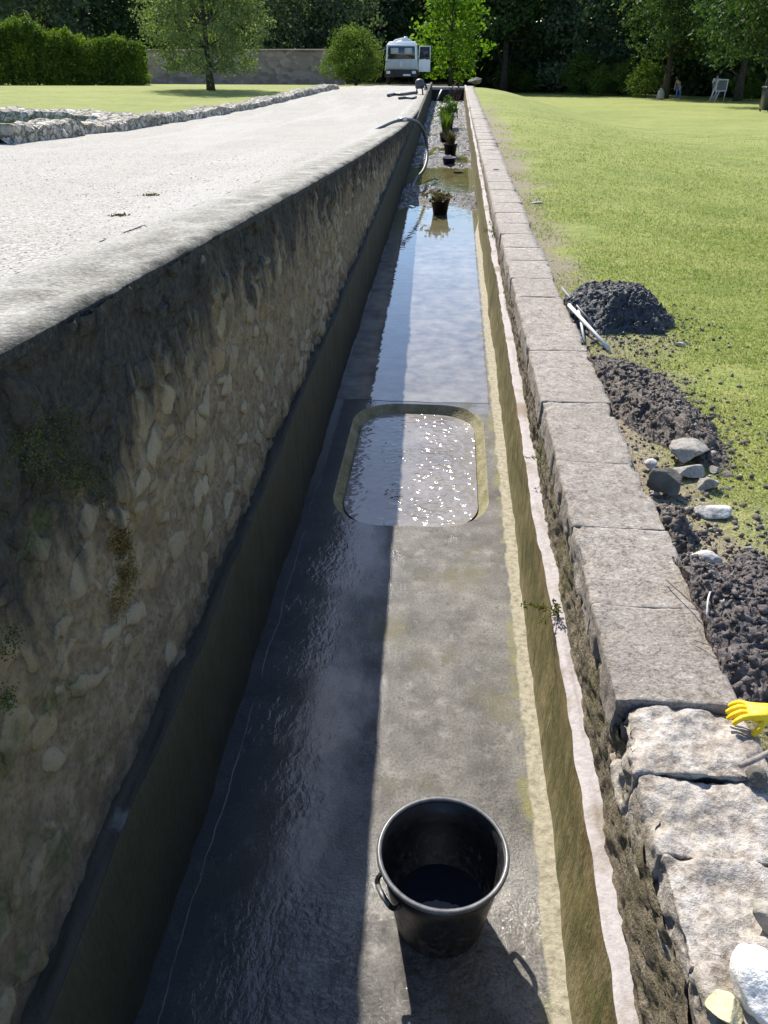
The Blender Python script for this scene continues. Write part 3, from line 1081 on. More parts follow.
def slab(x0, x1, y0, y1, z0f, th, mat, parent, seed, rough, res, name='coping_stone', rnd=.02, label=None, flat=.35):
    """a stone with worn edges: a fine box whose corners are rounded and whose skin is uneven"""
    nx = max(3, int((x1 - x0) / res))
    ny = max(3, int((y1 - y0) / res))
    nz = max(2, int(th / res))
    bm = bmesh.new()
    idx = {}
    def vert(i, j, k):
        key = (i, j, k)
        if key not in idx:
            idx[key] = bm.verts.new((i / nx, j / ny, k / nz))
        return idx[key]
    for i in range(nx):
        for j in range(ny):
            bm.faces.new((vert(i, j, nz), vert(i + 1, j, nz), vert(i + 1, j + 1, nz), vert(i, j + 1, nz)))
    for k in range(nz):
        for i in range(nx):
            bm.faces.new((vert(i, 0, k), vert(i + 1, 0, k), vert(i + 1, 0, k + 1), vert(i, 0, k + 1)))
            bm.faces.new((vert(i + 1, ny, k), vert(i, ny, k), vert(i, ny, k + 1), vert(i + 1, ny, k + 1)))
        for j in range(ny):
            bm.faces.new((vert(0, j + 1, k), vert(0, j, k), vert(0, j, k + 1), vert(0, j + 1, k + 1)))
            bm.faces.new((vert(nx, j, k), vert(nx, j + 1, k), vert(nx, j + 1, k + 1), vert(nx, j, k + 1)))
    bm.verts.index_update()
    U = np.array([v.co[:] for v in bm.verts])
    F = np.array([[v.index for v in f.verts] for f in bm.faces])
    bm.free()
    X = x0 + (x1 - x0) * U[:, 0]
    Y = y0 + (y1 - y0) * U[:, 1]
    Zr = (U[:, 2] - 1) * th
    # rounding: pull towards an inset box
    ix = np.clip(X, x0 + rnd, x1 - rnd)
    iy = np.clip(Y, y0 + rnd * .7, y1 - rnd * .7)
    iz = np.minimum(Zr, -rnd)
    dv = np.stack([X - ix, Y - iy, Zr - iz], 1)
    L = np.linalg.norm(dv, axis=1)
    s = np.where(L > 1e-6, np.minimum(L, rnd) / np.maximum(L, 1e-6), 1)
    edge = (L > 1e-6)
    Pp = np.stack([ix, iy, iz], 1) + dv * s[:, None]
    q = np.stack([Pp[:, 0], Pp[:, 1], Pp[:, 2]], 1)
    top = U[:, 2] > .999
    nrm = np.where(L[:, None] > 1e-6, dv / np.maximum(L, 1e-6)[:, None], 0)
    top = U[:, 2] > .999
    nn = rough * (fbm(q * 7 + seed, seed, 4) * .9 + fbm(q * 30 + seed, seed + 5, 3) * .45)
    side = (U[:, 2] < .999) | (U[:, 0] < .08) | (U[:, 0] > .93)
    chip = np.maximum(0, fbm(q * 9 + 3, seed + 8, 3) - .15) * rough * 3.2 * np.where(side, 1, .12)
    nn = np.where(top & (U[:, 0] > .1), nn * flat, nn)
    Pp = Pp + nrm * (nn - chip)[:, None]
    Pp[:, 2] += np.where(top, nn * .5, 0)
    Pp[:, 2] += z0f(Pp[:, 1])
    return mk(name, Pp, F, mat, parent)


bnd = [1.71, 2.15, 2.645, 3.2, 3.9, 4.72, 5.3, 5.94, 6.5, 7.12]
rr_ = random.Random(3)
while bnd[-1] < YEND:
    bnd.append(bnd[-1] + rr_.uniform(.46, .74))
bnd[-1] = YEND + .3
for k in range(len(bnd) - 1):
    y0, y1 = bnd[k], bnd[k + 1]
    res = .011 if y0 < 3.2 else (.018 if y0 < 7 else (.05 if y0 < 15 else .12))
    dz = rr_.uniform(-.0015, .0015)
    dx = rr_.uniform(-.003, .003)
    slab(XR - .012 + dx, XCO + .005 + rr_.uniform(-.015, .015), y0 + .0006, y1 - .0006, (lambda y, dz=dz: zr(y) + dz), CT, M_COPE, rw, 100 + k,
         .006 if y0 < 7 else .005, res, rnd=.0025 if k % 3 else .006)
near_blocks = [(1.463, 1.704, .0, .885, -.02, None), (1.228, 1.461, .012, .95, -.026, None), (.972, 1.226, .022, .95, -.028, None), (.70, .970, .035, .97, -.03, None), (.2, .692, .03, .97, -.03, None), (-.6, .19, .03, .97, -.03, None)]
for k, (y0, y1, dx, x1, dz, lab) in enumerate(near_blocks):
    o = slab(XR + dx, x1, y0, y1, (lambda y, dz=dz: zr(y) + dz), CT + .06, M_BLOCK, rw, 300 + k, .012, .0075, name='rough_coping_block', rnd=.011, flat=1.0)
# bedding of earth and mortar under the coping on the lawn side
mb = MB()
mb.box(((XR + XCO) / 2 + .02, (YEND - 2.4) / 2, .25), (XCO - XR - .06, YEND + 2.6, .5))
mb.build('wall_core', M_FACE, rw, smooth=False)

# end wall
ew = empty('end_wall', ((PL + PR) / 2, YEND, 0), 'dark stone wall closing the far end of the canal', 'wall')
zt = float(zr(YEND)) - .03
V, F = gridmesh(np.linspace(XL - .05, XR + .03, 40), np.linspace(-.02, 1, 24),
                lambda u, v: np.stack([u, YEND + .03 * fbm(np.stack([u * 3, v * 2, 0 * u], 1), 4, 4), v * (zt - .09)], 1))
mk('stone_face', V, F, M_WALL, ew)
slab(XL - .3, XR - .02, YEND - .03, YEND + .36, lambda y: zt + 0 * y, .1, M_KERB, ew, 17, .006, .06)

# ------------------------------------------------------------------ bucket
bc = P(433, 968, 0)
bkc = np.array([.066, 1.668, 0])
bk = empty('bucket', bkc, 'black plastic bucket with two side handles standing on the wet canal floor', 'bucket')
t = NT('black_plastic', .34, .45)
s_ = t.noise(30, 4, .6, t.objc())
t.set(color=t.ramp(s_, [(.3, (.010, .010, .011)), (.7, (.022, .022, .024))]), rough=t.mapr(s_, .3, .7, .28, .5))
MB_PL = t.m
zd = t.xyz()[2]
spl = t.noise(38, 6, .7)
drt = t.mapr(t.math('SUBTRACT', spl, t.math('MULTIPLY', zd, .55)), .44, .56, 0, .6)
t.set(color=t.mix(drt, t.ramp(s_, [(.3, (.010, .010, .011)), (.7, (.022, .022, .024))]), (.11, .10, .09)), rough=t.math('MAXIMUM', t.mapr(s_, .3, .7, .30, .52), drt))
t = NT('scuffed_rim', .36, .5)
s_ = t.noise(40, 4, .6, t.objc())
t.set(color=t.ramp(s_, [(.3, (.07, .07, .074)), (.7, (.16, .16, .165))]))
M_RIM = t.m
H, RT_, RB = .365, .205, .152
b = MB()
b.lathe(bkc, [(0, .004), (RB - .01, .004), (RB, .012), (RB + (RT_ - RB) * .72, H * .72), (RB + (RT_ - RB) * .74, H * .735), (RT_ - .001, H - .012),
              (RT_ - .006, H - .012), (RB + (RT_ - RB) * .7, H * .72), (RB - .006, .016), (0, .014)], 64)
b.build('body', MB_PL, bk)
r = MB()
r.lathe(bkc, [(RT_ - .004, H), (RT_ + .004, H + .003), (RT_ + .0105, H), (RT_ + .012, H - .008), (RT_ + .008, H - .016), (RT_ - .001, H - .014), (RT_ - .005, H - .006)], 64, closed=True)
r.build('rim', M_RIM, bk)
for ang in (-147, 33):
    a = math.radians(ang)
    rd = np.array([math.cos(a), math.sin(a), 0])
    tg = np.array([-math.sin(a), math.cos(a), 0])
    zc = bkc + np.array([0, 0, H - .06])
    rr0 = RT_ - .012
    hp = [zc + rd * rr0 - tg * .062 + np.array([0, 0, -.005]), zc + rd * (rr0 + .014) - tg * .060 + np.array([0, 0, -.012]),
          zc + rd * (rr0 + .024) - tg * .046 + np.array([0, 0, -.022]), zc + rd * (rr0 + .027) + np.array([0, 0, -.026]),
          zc + rd * (rr0 + .024) + tg * .046 + np.array([0, 0, -.022]), zc + rd * (rr0 + .014) + tg * .060 + np.array([0, 0, -.012]),
          zc + rd * rr0 + tg * .062 + np.array([0, 0, -.005])]
    h_ = MB()
    h_.tube(smoothline(hp, 5), .0085, 8)
    hd = h_.build('handle', MB_PL, bk)
    g = MB()
    g.tube([zc + rd * (rr0 + .0285) - tg * .04 + np.array([0, 0, -.019]), zc + rd * (rr0 + .031) + np.array([0, 0, -.021]), zc + rd * (rr0 + .0285) + tg * .04 + np.array([0, 0, -.019])], .008, 8)
    g.build('grip', M_RIM, hd)
w = MB()
t = NT('bucket_water', .02, .5)
t.set(color=(.012, .014, .018), ior=1.33)
t.set(normal=t.bump(t.noise(14, 2, .5), .35, .003))
zw = .075
rwat = RB + (RT_ - RB) * zw / H - .007
n = 48
w.add([(bkc[0] + rwat * math.cos(2 * math.pi * k / n), bkc[1] + rwat * math.sin(2 * math.pi * k / n), zw) for k in range(n)], [tuple(range(n))])
w.build('water', t.m, bk, smooth=False)


# ------------------------------------------------------------------ heaps of dredged silt
def heap(name, c, rx, ry, h, mat, seed, label, rot=0.0, res=150, lump=16, peak=1.0):
    us = np.linspace(-1.12, 1.12, res)
    def f(u, v):
        th = np.arctan2(v, u)
        r = np.sqrt(u * u + v * v)
        edge = 1 + .22 * fbm(np.stack([np.cos(th) * 1.6 + seed, np.sin(th) * 1.6, 0 * u], 1), seed, 3)
        rr = r / edge
        prof = np.clip(1 - rr, 0, 1) ** peak
        prof = sst(prof * 1.15)
        x = u * rx
        y = v * ry
        X = c[0] + x * math.cos(rot) - y * math.sin(rot)
        Y = c[1] + x * math.sin(rot) + y * math.cos(rot)
        q = np.stack([x, y, prof * h], 1)
        f1, f2, rv = worley(q * lump, seed)
        f1b, f2b, rvb = worley(q * lump * 2.3, seed + 9)
        f1c, _, rvc = worley(q * lump * 4.6, seed + 19)
        rid = .5 - np.abs(fbm(q * lump * .8, seed + 23, 4, .62))
        rid2 = .5 - np.abs(fbm(q * lump * 2.6 + 5, seed + 29, 3, .65))
        lumps = (.55 - f1) * .022 * (.3 + rv) + (.5 - f1b) * .016 * (.3 + rvb) + (.5 - f1c) * .009 * (.3 + rvc) + .030 * rid + .016 * rid2 + .04 * fbm(q * 6, seed + 3, 4, .55) - .015
        m = sst(prof * 4.5)
        z = gz(X, Y) + h * prof + lumps * m * (16 / lump) * .9 - .03 * (1 - sst(prof * 9))
        X = X + .02 * m * fbm(q * 24, seed + 7, 2)
        Y = Y + .02 * m * fbm(q * 24, seed + 12, 2)
        X = np.maximum(X, XCO - .0 + .012 * fbm(q * 15, seed + 2, 2))
        return np.stack([X, Y, z], 1)
    V, F = gridmesh(us, us, f)
    return tag(mk(name, V, F, mat, origin=(c[0], c[1], float(gz(c[0], c[1]))), smooth=False), label, 'mud heap')


heap('silt_heap', tuple(P(616, 306, .98)[:2]), .46, .46, .235, M_MUD1, 3, 'tallest black heap of wet silt, on the grass beside the two white rods', 0.0, 230, 22, .75)
heap('silt_heap', tuple(P(649, 398, .98)[:2]), .28, .88, .125, M_MUD2, 8, 'long low brown black silt heap lying between the white rods and the rocks', .22, 260, 22, .8)
heap('silt_heap', tuple(P(752, 622, 1.0)[:2]), .40, .52, .125, M_MUD3, 13, 'purplish grey clumpy silt heap behind the yellow glove', .08, 260, 22, .8)
heap('silt_heap', tuple(P(672, 522, 1.0)[:2]), .10, .20, .085, M_MUD2, 19, 'small dark silt lump against the coping below the dark square rock', .1, 80, 22, .7)



# crumbs of silt strewn over and round the heaps
def crumbs(n, cx, cy, sx, sy, rot, mat, rng, name='silt_crumbs'):
    bm = bmesh.new()
    bmesh.ops.create_icosphere(bm, subdivisions=1, radius=1.0)
    B = np.array([v.co[:] for v in bm.verts])
    T = np.array([[v.index for v in f.verts] for f in bm.faces])
    bm.free()
    a = rng.normal(0, 1, (n, 2)) * np.array([sx, sy])
    X = cx + a[:, 0] * math.cos(rot) - a[:, 1] * math.sin(rot)
    Y = cy + a[:, 0] * math.sin(rot) + a[:, 1] * math.cos(rot)
    ok = X > XCO + .015
    X, Y = X[ok], Y[ok]
    n = len(X)
    dg = bpy.context.evaluated_depsgraph_get()
    Z = np.zeros(n)
    for i in range(n):
        hit, loc, *_ = sc.ray_cast(dg, Vector((X[i], Y[i], 3)), Vector((0, 0, -1)))
        Z[i] = loc.z if hit else gz(X[i], Y[i])
    S = (.003 + .013 * rng.uniform(0, 1, n) ** 4)[:, None, None] * rng.uniform(.6, 1.3, (n, 1, 3))
    V = B[None] * S * (1 + .28 * rng.normal(0, 1, (n, len(B), 1))) + np.stack([X, Y, Z + .003], 1)[:, None, :]
    F = (T[None] + len(B) * np.arange(n)[:, None, None]).reshape(-1, 3)
    return tag(mk(name, V.reshape(-1, 3), F, mat, smooth=False), None, None, None, 'stuff')


_r = np.random.default_rng(4)
for (px, py, z_, sx, sy, rot, m_, n_) in ((622, 316, .98, .32, .34, 0, M_MUD1, 1500), (652, 400, .98, .24, .52, .2, M_MUD2, 1900), (748, 615, 1.0, .27, .34, .1, M_MUD3, 1900), (690, 520, 1.0, .12, .3, .1, M_MUD2, 400)):
    p = P(px, py, z_)
    crumbs(n_, p[0], p[1], sx, sy, rot, m_, _r)

for (px, py, z_, sx, sy, rot, n_) in ((652, 420, .98, .25, .42, .2, 130), (735, 560, 1.0, .22, .34, .1, 150)):
    p = P(px, py, z_)
    crumbs(n_, p[0], p[1], sx, sy, rot, M_ROCKG, _r, 'stone_chips')

# ------------------------------------------------------------------ rocks
def rock(c, size, mat, seed, label, rot=0.0, cuts=6, name='rock', cat='rock', group=None, sub=4):
    bm = bmesh.new()
    bmesh.ops.create_icosphere(bm, subdivisions=sub, radius=1.0)
    V = np.array([v.co[:] for v in bm.verts])
    F = np.array([[v.index for v in f.verts] for f in bm.faces])
    bm.free()
    rg = np.random.default_rng(seed)
    for _ in range(cuts):
        d = rg.normal(0, 1, 3)
        d /= np.linalg.norm(d)
        off = rg.uniform(.42, .8)
        ov = np.maximum(0, V @ d - off)
        V = V - d[None, :] * ov[:, None] * .98
    V = V * (1 + .10 * fbm(V * 1.6 + seed, seed, 4) + .035 * fbm(V * 6 + seed, seed + 4, 3))[:, None]
    V = V * np.array(size) / 2
    ca, sa = math.cos(rot), math.sin(rot)
    V = np.stack([V[:, 0] * ca - V[:, 1] * sa, V[:, 0] * sa + V[:, 1] * ca, V[:, 2]], 1)
    V = V + np.array(c)
    return tag(mk(name, V, F, mat, origin=(c[0], c[1], c[2] - size[2] / 2)), label, cat, group)


def rk(px, py, zoff, size, mat, seed, label, rot=0.0, cuts=7, name='rock'):
    z = 1.12
    for _ in range(4):
        p = P(px, py, z)
        z = float(gz(p[0], p[1])) + size[2] * .32 + zoff
    return rock((p[0], p[1], z), tuple(1.3 * v for v in size), mat, seed, label, rot, cuts + 5, name)


rk(687, 451, .03, (.20, .13, .09), M_ROCKG, 4, 'broad flat topped grey rock at the near end of the long silt heap', .2)
rk(668, 481, .02, (.135, .11, .125), M_ROCKD, 18, 'dark square rock beside the coping', .1, 9)
rk(690, 472, .0, (.17, .10, .06), M_ROCKG, 23, 'thin brownish slab of rock between the dark square rock and the flat topped rock', .3)
rk(707, 484, .0, (.085, .075, .07), M_ROCKG, 31, 'small angular grey rock right of the dark square rock', .8)
rk(713, 511, .0, (.115, .085, .06), M_ROCKL, 42, 'pale rounded rock alone on the grass edge', .2)
rk(702, 559, .02, (.13, .06, .045), M_ROCKL, 51, 'long flat whitish rock at the edge of the clumpy purplish heap', .25)
rk(680, 344, .0, (.062, .045, .03), M_ROCKL, 60, 'small white stone lying alone on the lawn beside the black heap', .0, 5, 'stone')
rk(651, 465, .01, (.05, .05, .045), M_ROCKL, 66, 'small pale stone touching the coping next to the flat topped rock', .3, 5, 'stone')
rk(655, 491, .0, (.045, .04, .03), M_ROCKL, 71, 'small pale stone in front of the dark square rock', .3, 5, 'stone')
rk(688, 547, .0, (.05, .035, .03), M_ROCKG, 77, 'small grey stone behind the long flat whitish rock', .3, 5, 'stone')
rk(716, 470, .0, (.05, .04, .035), M_ROCKG, 79, 'small grey stone at the outer side of the flat topped rock', .1, 5, 'stone')
rk(728, 488, -.005, (.035, .03, .02), M_ROCKL, 83, 'tiny pale stone on the grass outside the rocks', .1, 5, 'stone')
# white and yellow stones at the very near end of the coping


def on_cope(px, py, zz, size, mat, seed, label, rot=0.0):
    p = P(px, py, zz + size[2] * .3)
    return rock((p[0], p[1], zz + size[2] * .3), size, mat, seed, label, rot, 7, 'stone', 'stone')


zc0 = float(zr(.8)) - .03
on_cope(768, 985, zc0 + .0, (.125, .19, .13), M_ROCKW, 91, 'bright chalky white stone lying on the nearest coping block', .1)
on_cope(726, 1012, zc0, (.075, .085, .05), M_ROCKY, 97, 'rounded pale yellow stone leaning on the white stone', .4)
on_cope(772, 922, zc0 - .0, (.08, .10, .07), M_ROCKG, 103, 'grey stone at the outer side of the rough coping blocks', .4)

# ------------------------------------------------------------------ rods, twigs
M_ROD = simple('white_rod', (.62, .60, .55), .5, .4, var=.12, scale=30)
M_RODG = simple('grey_rod', (.20, .20, .21), .45, .4, var=.2, scale=30)
M_TWIG = simple('twig', (.10, .075, .055), .85, .2, var=.4, scale=40)


def rodthing(name, pts, r, mat, label, cat, tip=None):
    o = MB().tube(pts, r, 10).build(name, mat, origin=pts[0])
    return tag(o, label, cat)


zc = float(zr(4.5))
rodthing('rod', [P(569, 305, zc + .03), P(588, 326, zc - .01), P(609, 349, zc - .045)], .0125, M_ROD, 'thicker white rod lying slantwise from the coping to the brown black heap', 'rod')
rodthing('rod', [P(577, 304, zc + .01), P(581, 322, zc - .02), P(584, 341, zc - .05)], .009, M_ROD, 'thinner white rod crossing under the thicker one at the coping edge', 'rod')
rodthing('rod', [P(562, 288, zc + .04), P(576, 305, zc + .02), P(593, 324, zc - .02)], .008, M_RODG, 'dark grey rod beside the black heap and the white rods', 'rod')
zz = float(zr(1.8)) + .012
rodthing('twig', smoothline([P(666, 580, zz), P(690, 601, zz + .02), P(713, 622, zz + .02), P(722, 640, zz), P(733, 665, zz - .03)], 4), [.0022] * 16 + [.0015], M_TWIG, 'long thin bent twig reaching over the coping from the purplish heap', 'twig')
rodthing('twig', [P(694, 640, zz), P(712, 646, zz + .012), P(731, 653, zz)], .0017, M_TWIG, 'short straight twig on the coping edge beside the purplish heap', 'twig')
rodthing('twig', smoothline([P(712, 587, zz + .03), P(708, 600, zz + .05), P(707, 618, zz + .02)], 3), .003, M_ROD, 'pale stripped twig standing out of the purplish heap', 'twig')
zz = float(zr(1.3)) + .01
rodthing('stick', smoothline([P(739, 766, zz), P(752, 761, zz + .01), P(768, 753, zz + .02), P(800, 738, zz + .02)], 4), .0075, simple('grey_stick', (.26, .22, .19), .8, .2, var=.4, scale=40), 'grey stick lying across the rough coping block below the glove', 'stick')
rk_ = rock((P(757, 775, zz)[0], P(757, 775, zz)[1], zz - .01), (.05, .06, .055), M_ROCKD, 111, 'dark clod of earth on the rough coping block under the stick', .4, 6, 'earth_clod', 'clod')

# ------------------------------------------------------------------ yellow rubber glove
t = NT('yellow_rubber', .5, .4)
v_ = t.noise(26, 3, .6, t.objc())
t.set(color=t.ramp(v_, [(.3, (.72, .46, .006)), (.6, (.86, .62, .012))]), normal=t.bump(t.noise(70, 4, .6, t.objc()), .7, .004))
t.b.inputs['Subsurface Weight'].default_value = .12
t.b.inputs['Subsurface Radius'].default_value = (.02, .012, .002)
M_GLOVE = t.m
gl = P(752, 712, 1.07)
# local axes: u runs from the cuff to the finger tips (left and slightly towards the viewer)
ug = np.array([-.97, .12, -.02])
ug /= np.linalg.norm(ug)
vg = np.cross([0, 0, 1], ug)
ng = np.array([0, 0, 1.0])


def skinmesh(name, verts, edges, radii, mat, parent=None, origin=None, levels=2):
    me = bpy.data.meshes.new(name)
    me.from_pydata([tuple(v) for v in verts], edges, [])
    o = bpy.data.objects.new(name, me)
    COL.objects.link(o)
    md = o.modifiers.new('Skin', 'SKIN')
    md.use_smooth_shade = True
    sk = me.skin_vertices[0].data
    for i, r in enumerate(radii):
        sk[i].radius = (r, r) if not hasattr(r, '__len__') else r
        sk[i].use_root = (i == 0)
    sd = o.modifiers.new('Sub', 'SUBSURF')
    sd.levels = levels
    sd.render_levels = levels
    dg = bpy.context.evaluated_depsgraph_get()
    ev = o.evaluated_get(dg)
    m2 = ev.to_mesh()
    V = np.array([v.co[:] for v in m2.vertices])
    F = [list(p.vertices) for p in m2.polygons]
    ev.to_mesh_clear()
    bpy.data.objects.remove(o)
    bpy.data.meshes.remove(me)
    return mk(name, V, F, mat, parent, origin)


def gp(a, b, c):
    return gl + ug * a + vg * b + ng * c


gv, ge, gr = [gp(-.01, 0, .002)], [], [.030]
gv += [gp(-.05, .0, .004), gp(-.085, -.004, .006), gp(-.135, -.010, .0)]
gr += [.030, .027, .034]
ge += [(0, 1), (1, 2), (2, 3)]
for fb, ln, cz, sp in ((.026, .040, -.004, .010), (.010, .050, -.010, .004), (-.007, .048, -.012, -.003), (-.022, .036, -.012, -.012)):
    i0 = len(gv)
    gv += [gp(.012, fb * .9, .003), gp(.012 + ln * .4, fb + sp * .5, .006), gp(.012 + ln * .8, fb + sp * 1.1, cz), gp(.012 + ln, fb + sp * 1.4, cz - .014)]
    gr += [.0105, .0095, .0088, .0075]
    ge += [(0, i0), (i0, i0 + 1), (i0 + 1, i0 + 2), (i0 + 2, i0 + 3)]
i0 = len(gv)
gv += [gp(-.028, .028, -.004), gp(-.012, .046, -.016), gp(.002, .056, -.034)]
gr += [.011, .0105, .009]
ge += [(0, i0), (i0, i0 + 1), (i0 + 1, i0 + 2)]
o = skinmesh('glove', gv, ge, [r_ * .9 for r_ in gr], M_GLOVE, origin=gl)
tag(o, 'yellow rubber glove lying on the silt beside the coping step', 'glove')

# ------------------------------------------------------------------ pots standing in the canal
M_POTB = simple('brown_black_pot', (.018, .013, .012), .55, .35, var=.3, scale=20)
M_POTU = simple('blue_pot', (.02, .022, .085), .45, .4, var=.3, scale=20)
M_SOIL = simple('wet_soil', (.03, .024, .018), .8, .3, var=.5, scale=40, bump=.01)


def pot(px, py, rt, rb, h, mat, label, plant=None, seed=1, name='plant_pot', tilt=0):
    c = P(px, py, .0)
    pt = empty(name, c, label, 'plant pot', None)
    b = MB()
    b.lathe(c, [(0, .0), (rb, .0), (rb + (rt - rb) * .85, h * .85), (rt + .006, h * .86), (rt + .008, h), (rt - .006, h), (rt - .008, h * .8), (0, h * .8)], 24)
    b.build('pot', mat, pt)
    s = MB()
    s.lathe(c, [(rt - .009, h * .86), (rt * .5, h * .92), (0, h * .95)], 20)
    s.build('soil', M_SOIL, pt)
    rg = np.random.default_rng(seed)
    if plant:
        kind, n, ht, wd, mat_p = plant
        if kind == 'blade':
            V, F = [], []
            for k in range(n):
                a = rg.uniform(0, 2 * math.pi)
                r0 = rt * .6 * math.sqrt(rg.uniform())
                base = c + np.array([r0 * math.cos(a), r0 * math.sin(a), h * .9])
                lean = np.array([math.cos(a), math.sin(a), 0]) * rg.uniform(.05, wd)
                H_ = ht * rg.uniform(.6, 1.1)
                sd = np.array([-math.sin(a), math.cos(a), 0]) * rg.uniform(.006, .013)
                i0 = len(V)
                for q, wq in ((0, 1), (.35, 1), (.7, .7), (1, .05)):
                    p = base + np.array([0, 0, H_ * q * (1 - .18 * q)]) + lean * q ** 1.7
                    V += [p - sd * wq, p + sd * wq]
                for q in range(3):
                    F.append((i0 + 2 * q, i0 + 2 * q + 1, i0 + 2 * q + 3, i0 + 2 * q + 2))
            mk('plant', V, F, mat_p, pt)
        else:
            C = c + np.array([0, 0, h + ht * .45]) + rg.normal(0, 1, (n, 3)) * np.array([wd, wd, ht * .3])
            V, F = leaf_cloud(C, 12, .05, .08, rg, aspect=.6)
            V[:, 2] = np.maximum(V[:, 2], h * .9)
            st = MB()
            for k in range(7):
                a = 2 * math.pi * k / 7
                st.tube([c + np.array([.03 * math.cos(a), .03 * math.sin(a), h * .85]), c + np.array([wd * .8 * math.cos(a), wd * .8 * math.sin(a), h + ht * .5])], .004, 5)
            mk('plant', V, F, mat_p, pt, smooth=False)
            st.build('stem', mat_p, pt)
    return pt


pot(440, 214, .155, .115, .25, M_POTB, 'dark brown square shouldered pot with dead stubble, alone nearest in the canal', ('leafy', 16, .05, .11, L_DRYREED), 2)
pot(449, 165, .155, .12, .16, M_POTU, 'low blue pot with no plant in the canal', None, 3)
pot(450, 157, .16, .12, .30, M_POTB, 'black pot with dry brown reeds just behind the blue pot', ('blade', 80, .42, .22, L_DRYREED), 4)
pot(445, 144, .15, .12, .28, M_POTB, 'black pot of tall fresh green blades behind the dry reeds', ('blade', 150, .65, .24, L_PLANT), 5)
pot(448, 129, .17, .13, .30, M_POTB, 'farthest pot in the canal with a low leafy green plant', ('leafy', 80, .40, .13, L_PLANT), 6)

# mats of silt and stones left in the far reach
t = NT('silt_mat', .6, .4)
f_ = t.noise(26, 5, .7)
m_ = t.noise(6, 5, .6)
t.set(color=t.ramp(t.math('ADD', t.math('MULTIPLY', f_, .6), t.math('MULTIPLY', m_, .4)), [(.42, (.020, .018, .017)), (.52, (.085, .075, .068)), (.62, (.22, .20, .19)), (.74, (.42, .40, .385))]),
      rough=t.mapr(m_, .4, .6, .18, .7), normal=t.bump(f_, 1.0, .05))
M_MAT = t.m


def mat_patch(name, y0, y1, x0, x1, seed, thr):
    us = np.linspace(x0, x1, 60)
    vs = np.linspace(y0, y1, int((y1 - y0) / .04) + 2)
    def f(u, v):
        q = np.stack([u * 3, v * 1.6, 0 * u], 1)
        b = np.minimum(np.minimum((v - y0), (y1 - v)) / .5, 1)
        z = .012 + .05 * (fbm(q, seed, 4) + thr) * np.clip(b, 0, 1) + .02 * fbm(q * 5, seed + 3, 3) - .03 * (1 - np.clip(b, 0, 1))
        return np.stack([u, v, z], 1)
    V, F = gridmesh(us, vs, f)
    return tag(mk(name, V, F[:, :], M_MAT), kind='stuff')


mat_patch('silt', 14.2, 17.0, PL + .005, PR - .005, 5, .05)
mat_patch('silt', 19.0, 37.9, PL + .005, PR - .005, 9, .12)
# odd things on the wet floor
o = rock((.22, 18.4, .02), (.28, .07, .05), M_ROCKD, 5, 'short dark length of wood lying flat in the canal near the blue pot', .1, 5, 'wood_scrap', 'scrap')

# ------------------------------------------------------------------ hoses
t = NT('hose_rubber', .45, .4)
f_ = t.noise(30, 3, .6, t.objc())
wv_ = t.n('ShaderNodeTexWave')
t.set(color=t.ramp(f_, [(.3, (.028, .034, .038)), (.7, (.06, .07, .076))]))
M_HOSE = t.m
hz = empty('suction_hose', (-1.4, 18, 1.0), 'dark ribbed suction hose arching over the wall top down into the canal', 'hose')
p0 = ground(369, 14.0)
pts = [PD(369, 133, 14.4), PD(381, 127.5, 14.6), PD(392, 122.5, 14.9), PD(402, 119.5, 15.2)]
pts2 = [PD(402, 119.5, 15.2), PD(411, 120, 15.7), PD(419, 124, 16.2), PD(424.5, 134, 16.6), PD(427, 148, 16.6), PD(426.5, 161, 16.4), PD(423, 171, 16.1), PD(417, 178, 15.9), PD(413, 186, 15.6), PD(411, 193, 15.1)]
MB().tube(smoothline(pts, 10), .028, 12).build('hose_end', M_HOSE, hz)
sl = smoothline(pts2, 16)
MB().tube(sl, [.031 + .003 * (k % 2) for k in range(len(sl))], 12).build('hose', M_HOSE, hz)
tmid = np.array(pts[-1])
MB().tube([tmid - np.array([.09, .0, .01]), tmid + np.array([.09, .02, .0])], .042, 14).build('coupling', simple('alloy', (.55, .55, .52), .35, .5, .6, .1), hz)
gh = [ground(392, 27.5), ground(400, 27.2), ground(410, 27.6), ground(416, 29)]
gh = [np.array([g[0], g[1], g[2] + .05]) for g in gh]
o = MB().tube(smoothline([PD(396, 95.5, 29.0), PD(402, 94.6, 29.6), PD(410, 94.4, 29.8), PD(417, 93.0, 30.5)], 6), .05, 8).build('hose', M_HOSE, origin=gh[0])
for vv_ in o.data.vertices:
    wco = np.array(vv_.co) + np.array(o['_o'])
    g0 = float(gz(wco[0], wco[1]))
    vv_.co.z += 0
tag(o, 'grey hose lying on the gravel beside the pump', 'hose')

# snap helper: puts a ground hose on the ground
def ground_tube(name, pxs, r, mat, label):
    pp = []
    for px, py in pxs:
        D = 25.0
        for D in np.linspace(10, 60, 400):
            p = PD(px, py, D)
            if p[2] < gz(p[0], p[1]) + r:
                break
        pp.append(p)
    return tag(MB().tube(smoothline(pp, 6), r, 8).build(name, mat, origin=pp[0]), label, 'hose')


bpy.data.objects.remove(o)
ground_tube('hose', [(388, 95.4), (394, 94.2), (402, 94.4), (410, 93.2), (417, 92.4)], .05, M_HOSE, 'grey hose lying on the gravel in front of the pump')
ground_tube('hose', [(399, 98.2), (406, 97.6), (413, 98.2), (416, 97.0)], .04, M_HOSE, 'shorter pale grey hose length on the gravel nearest the canal wall')

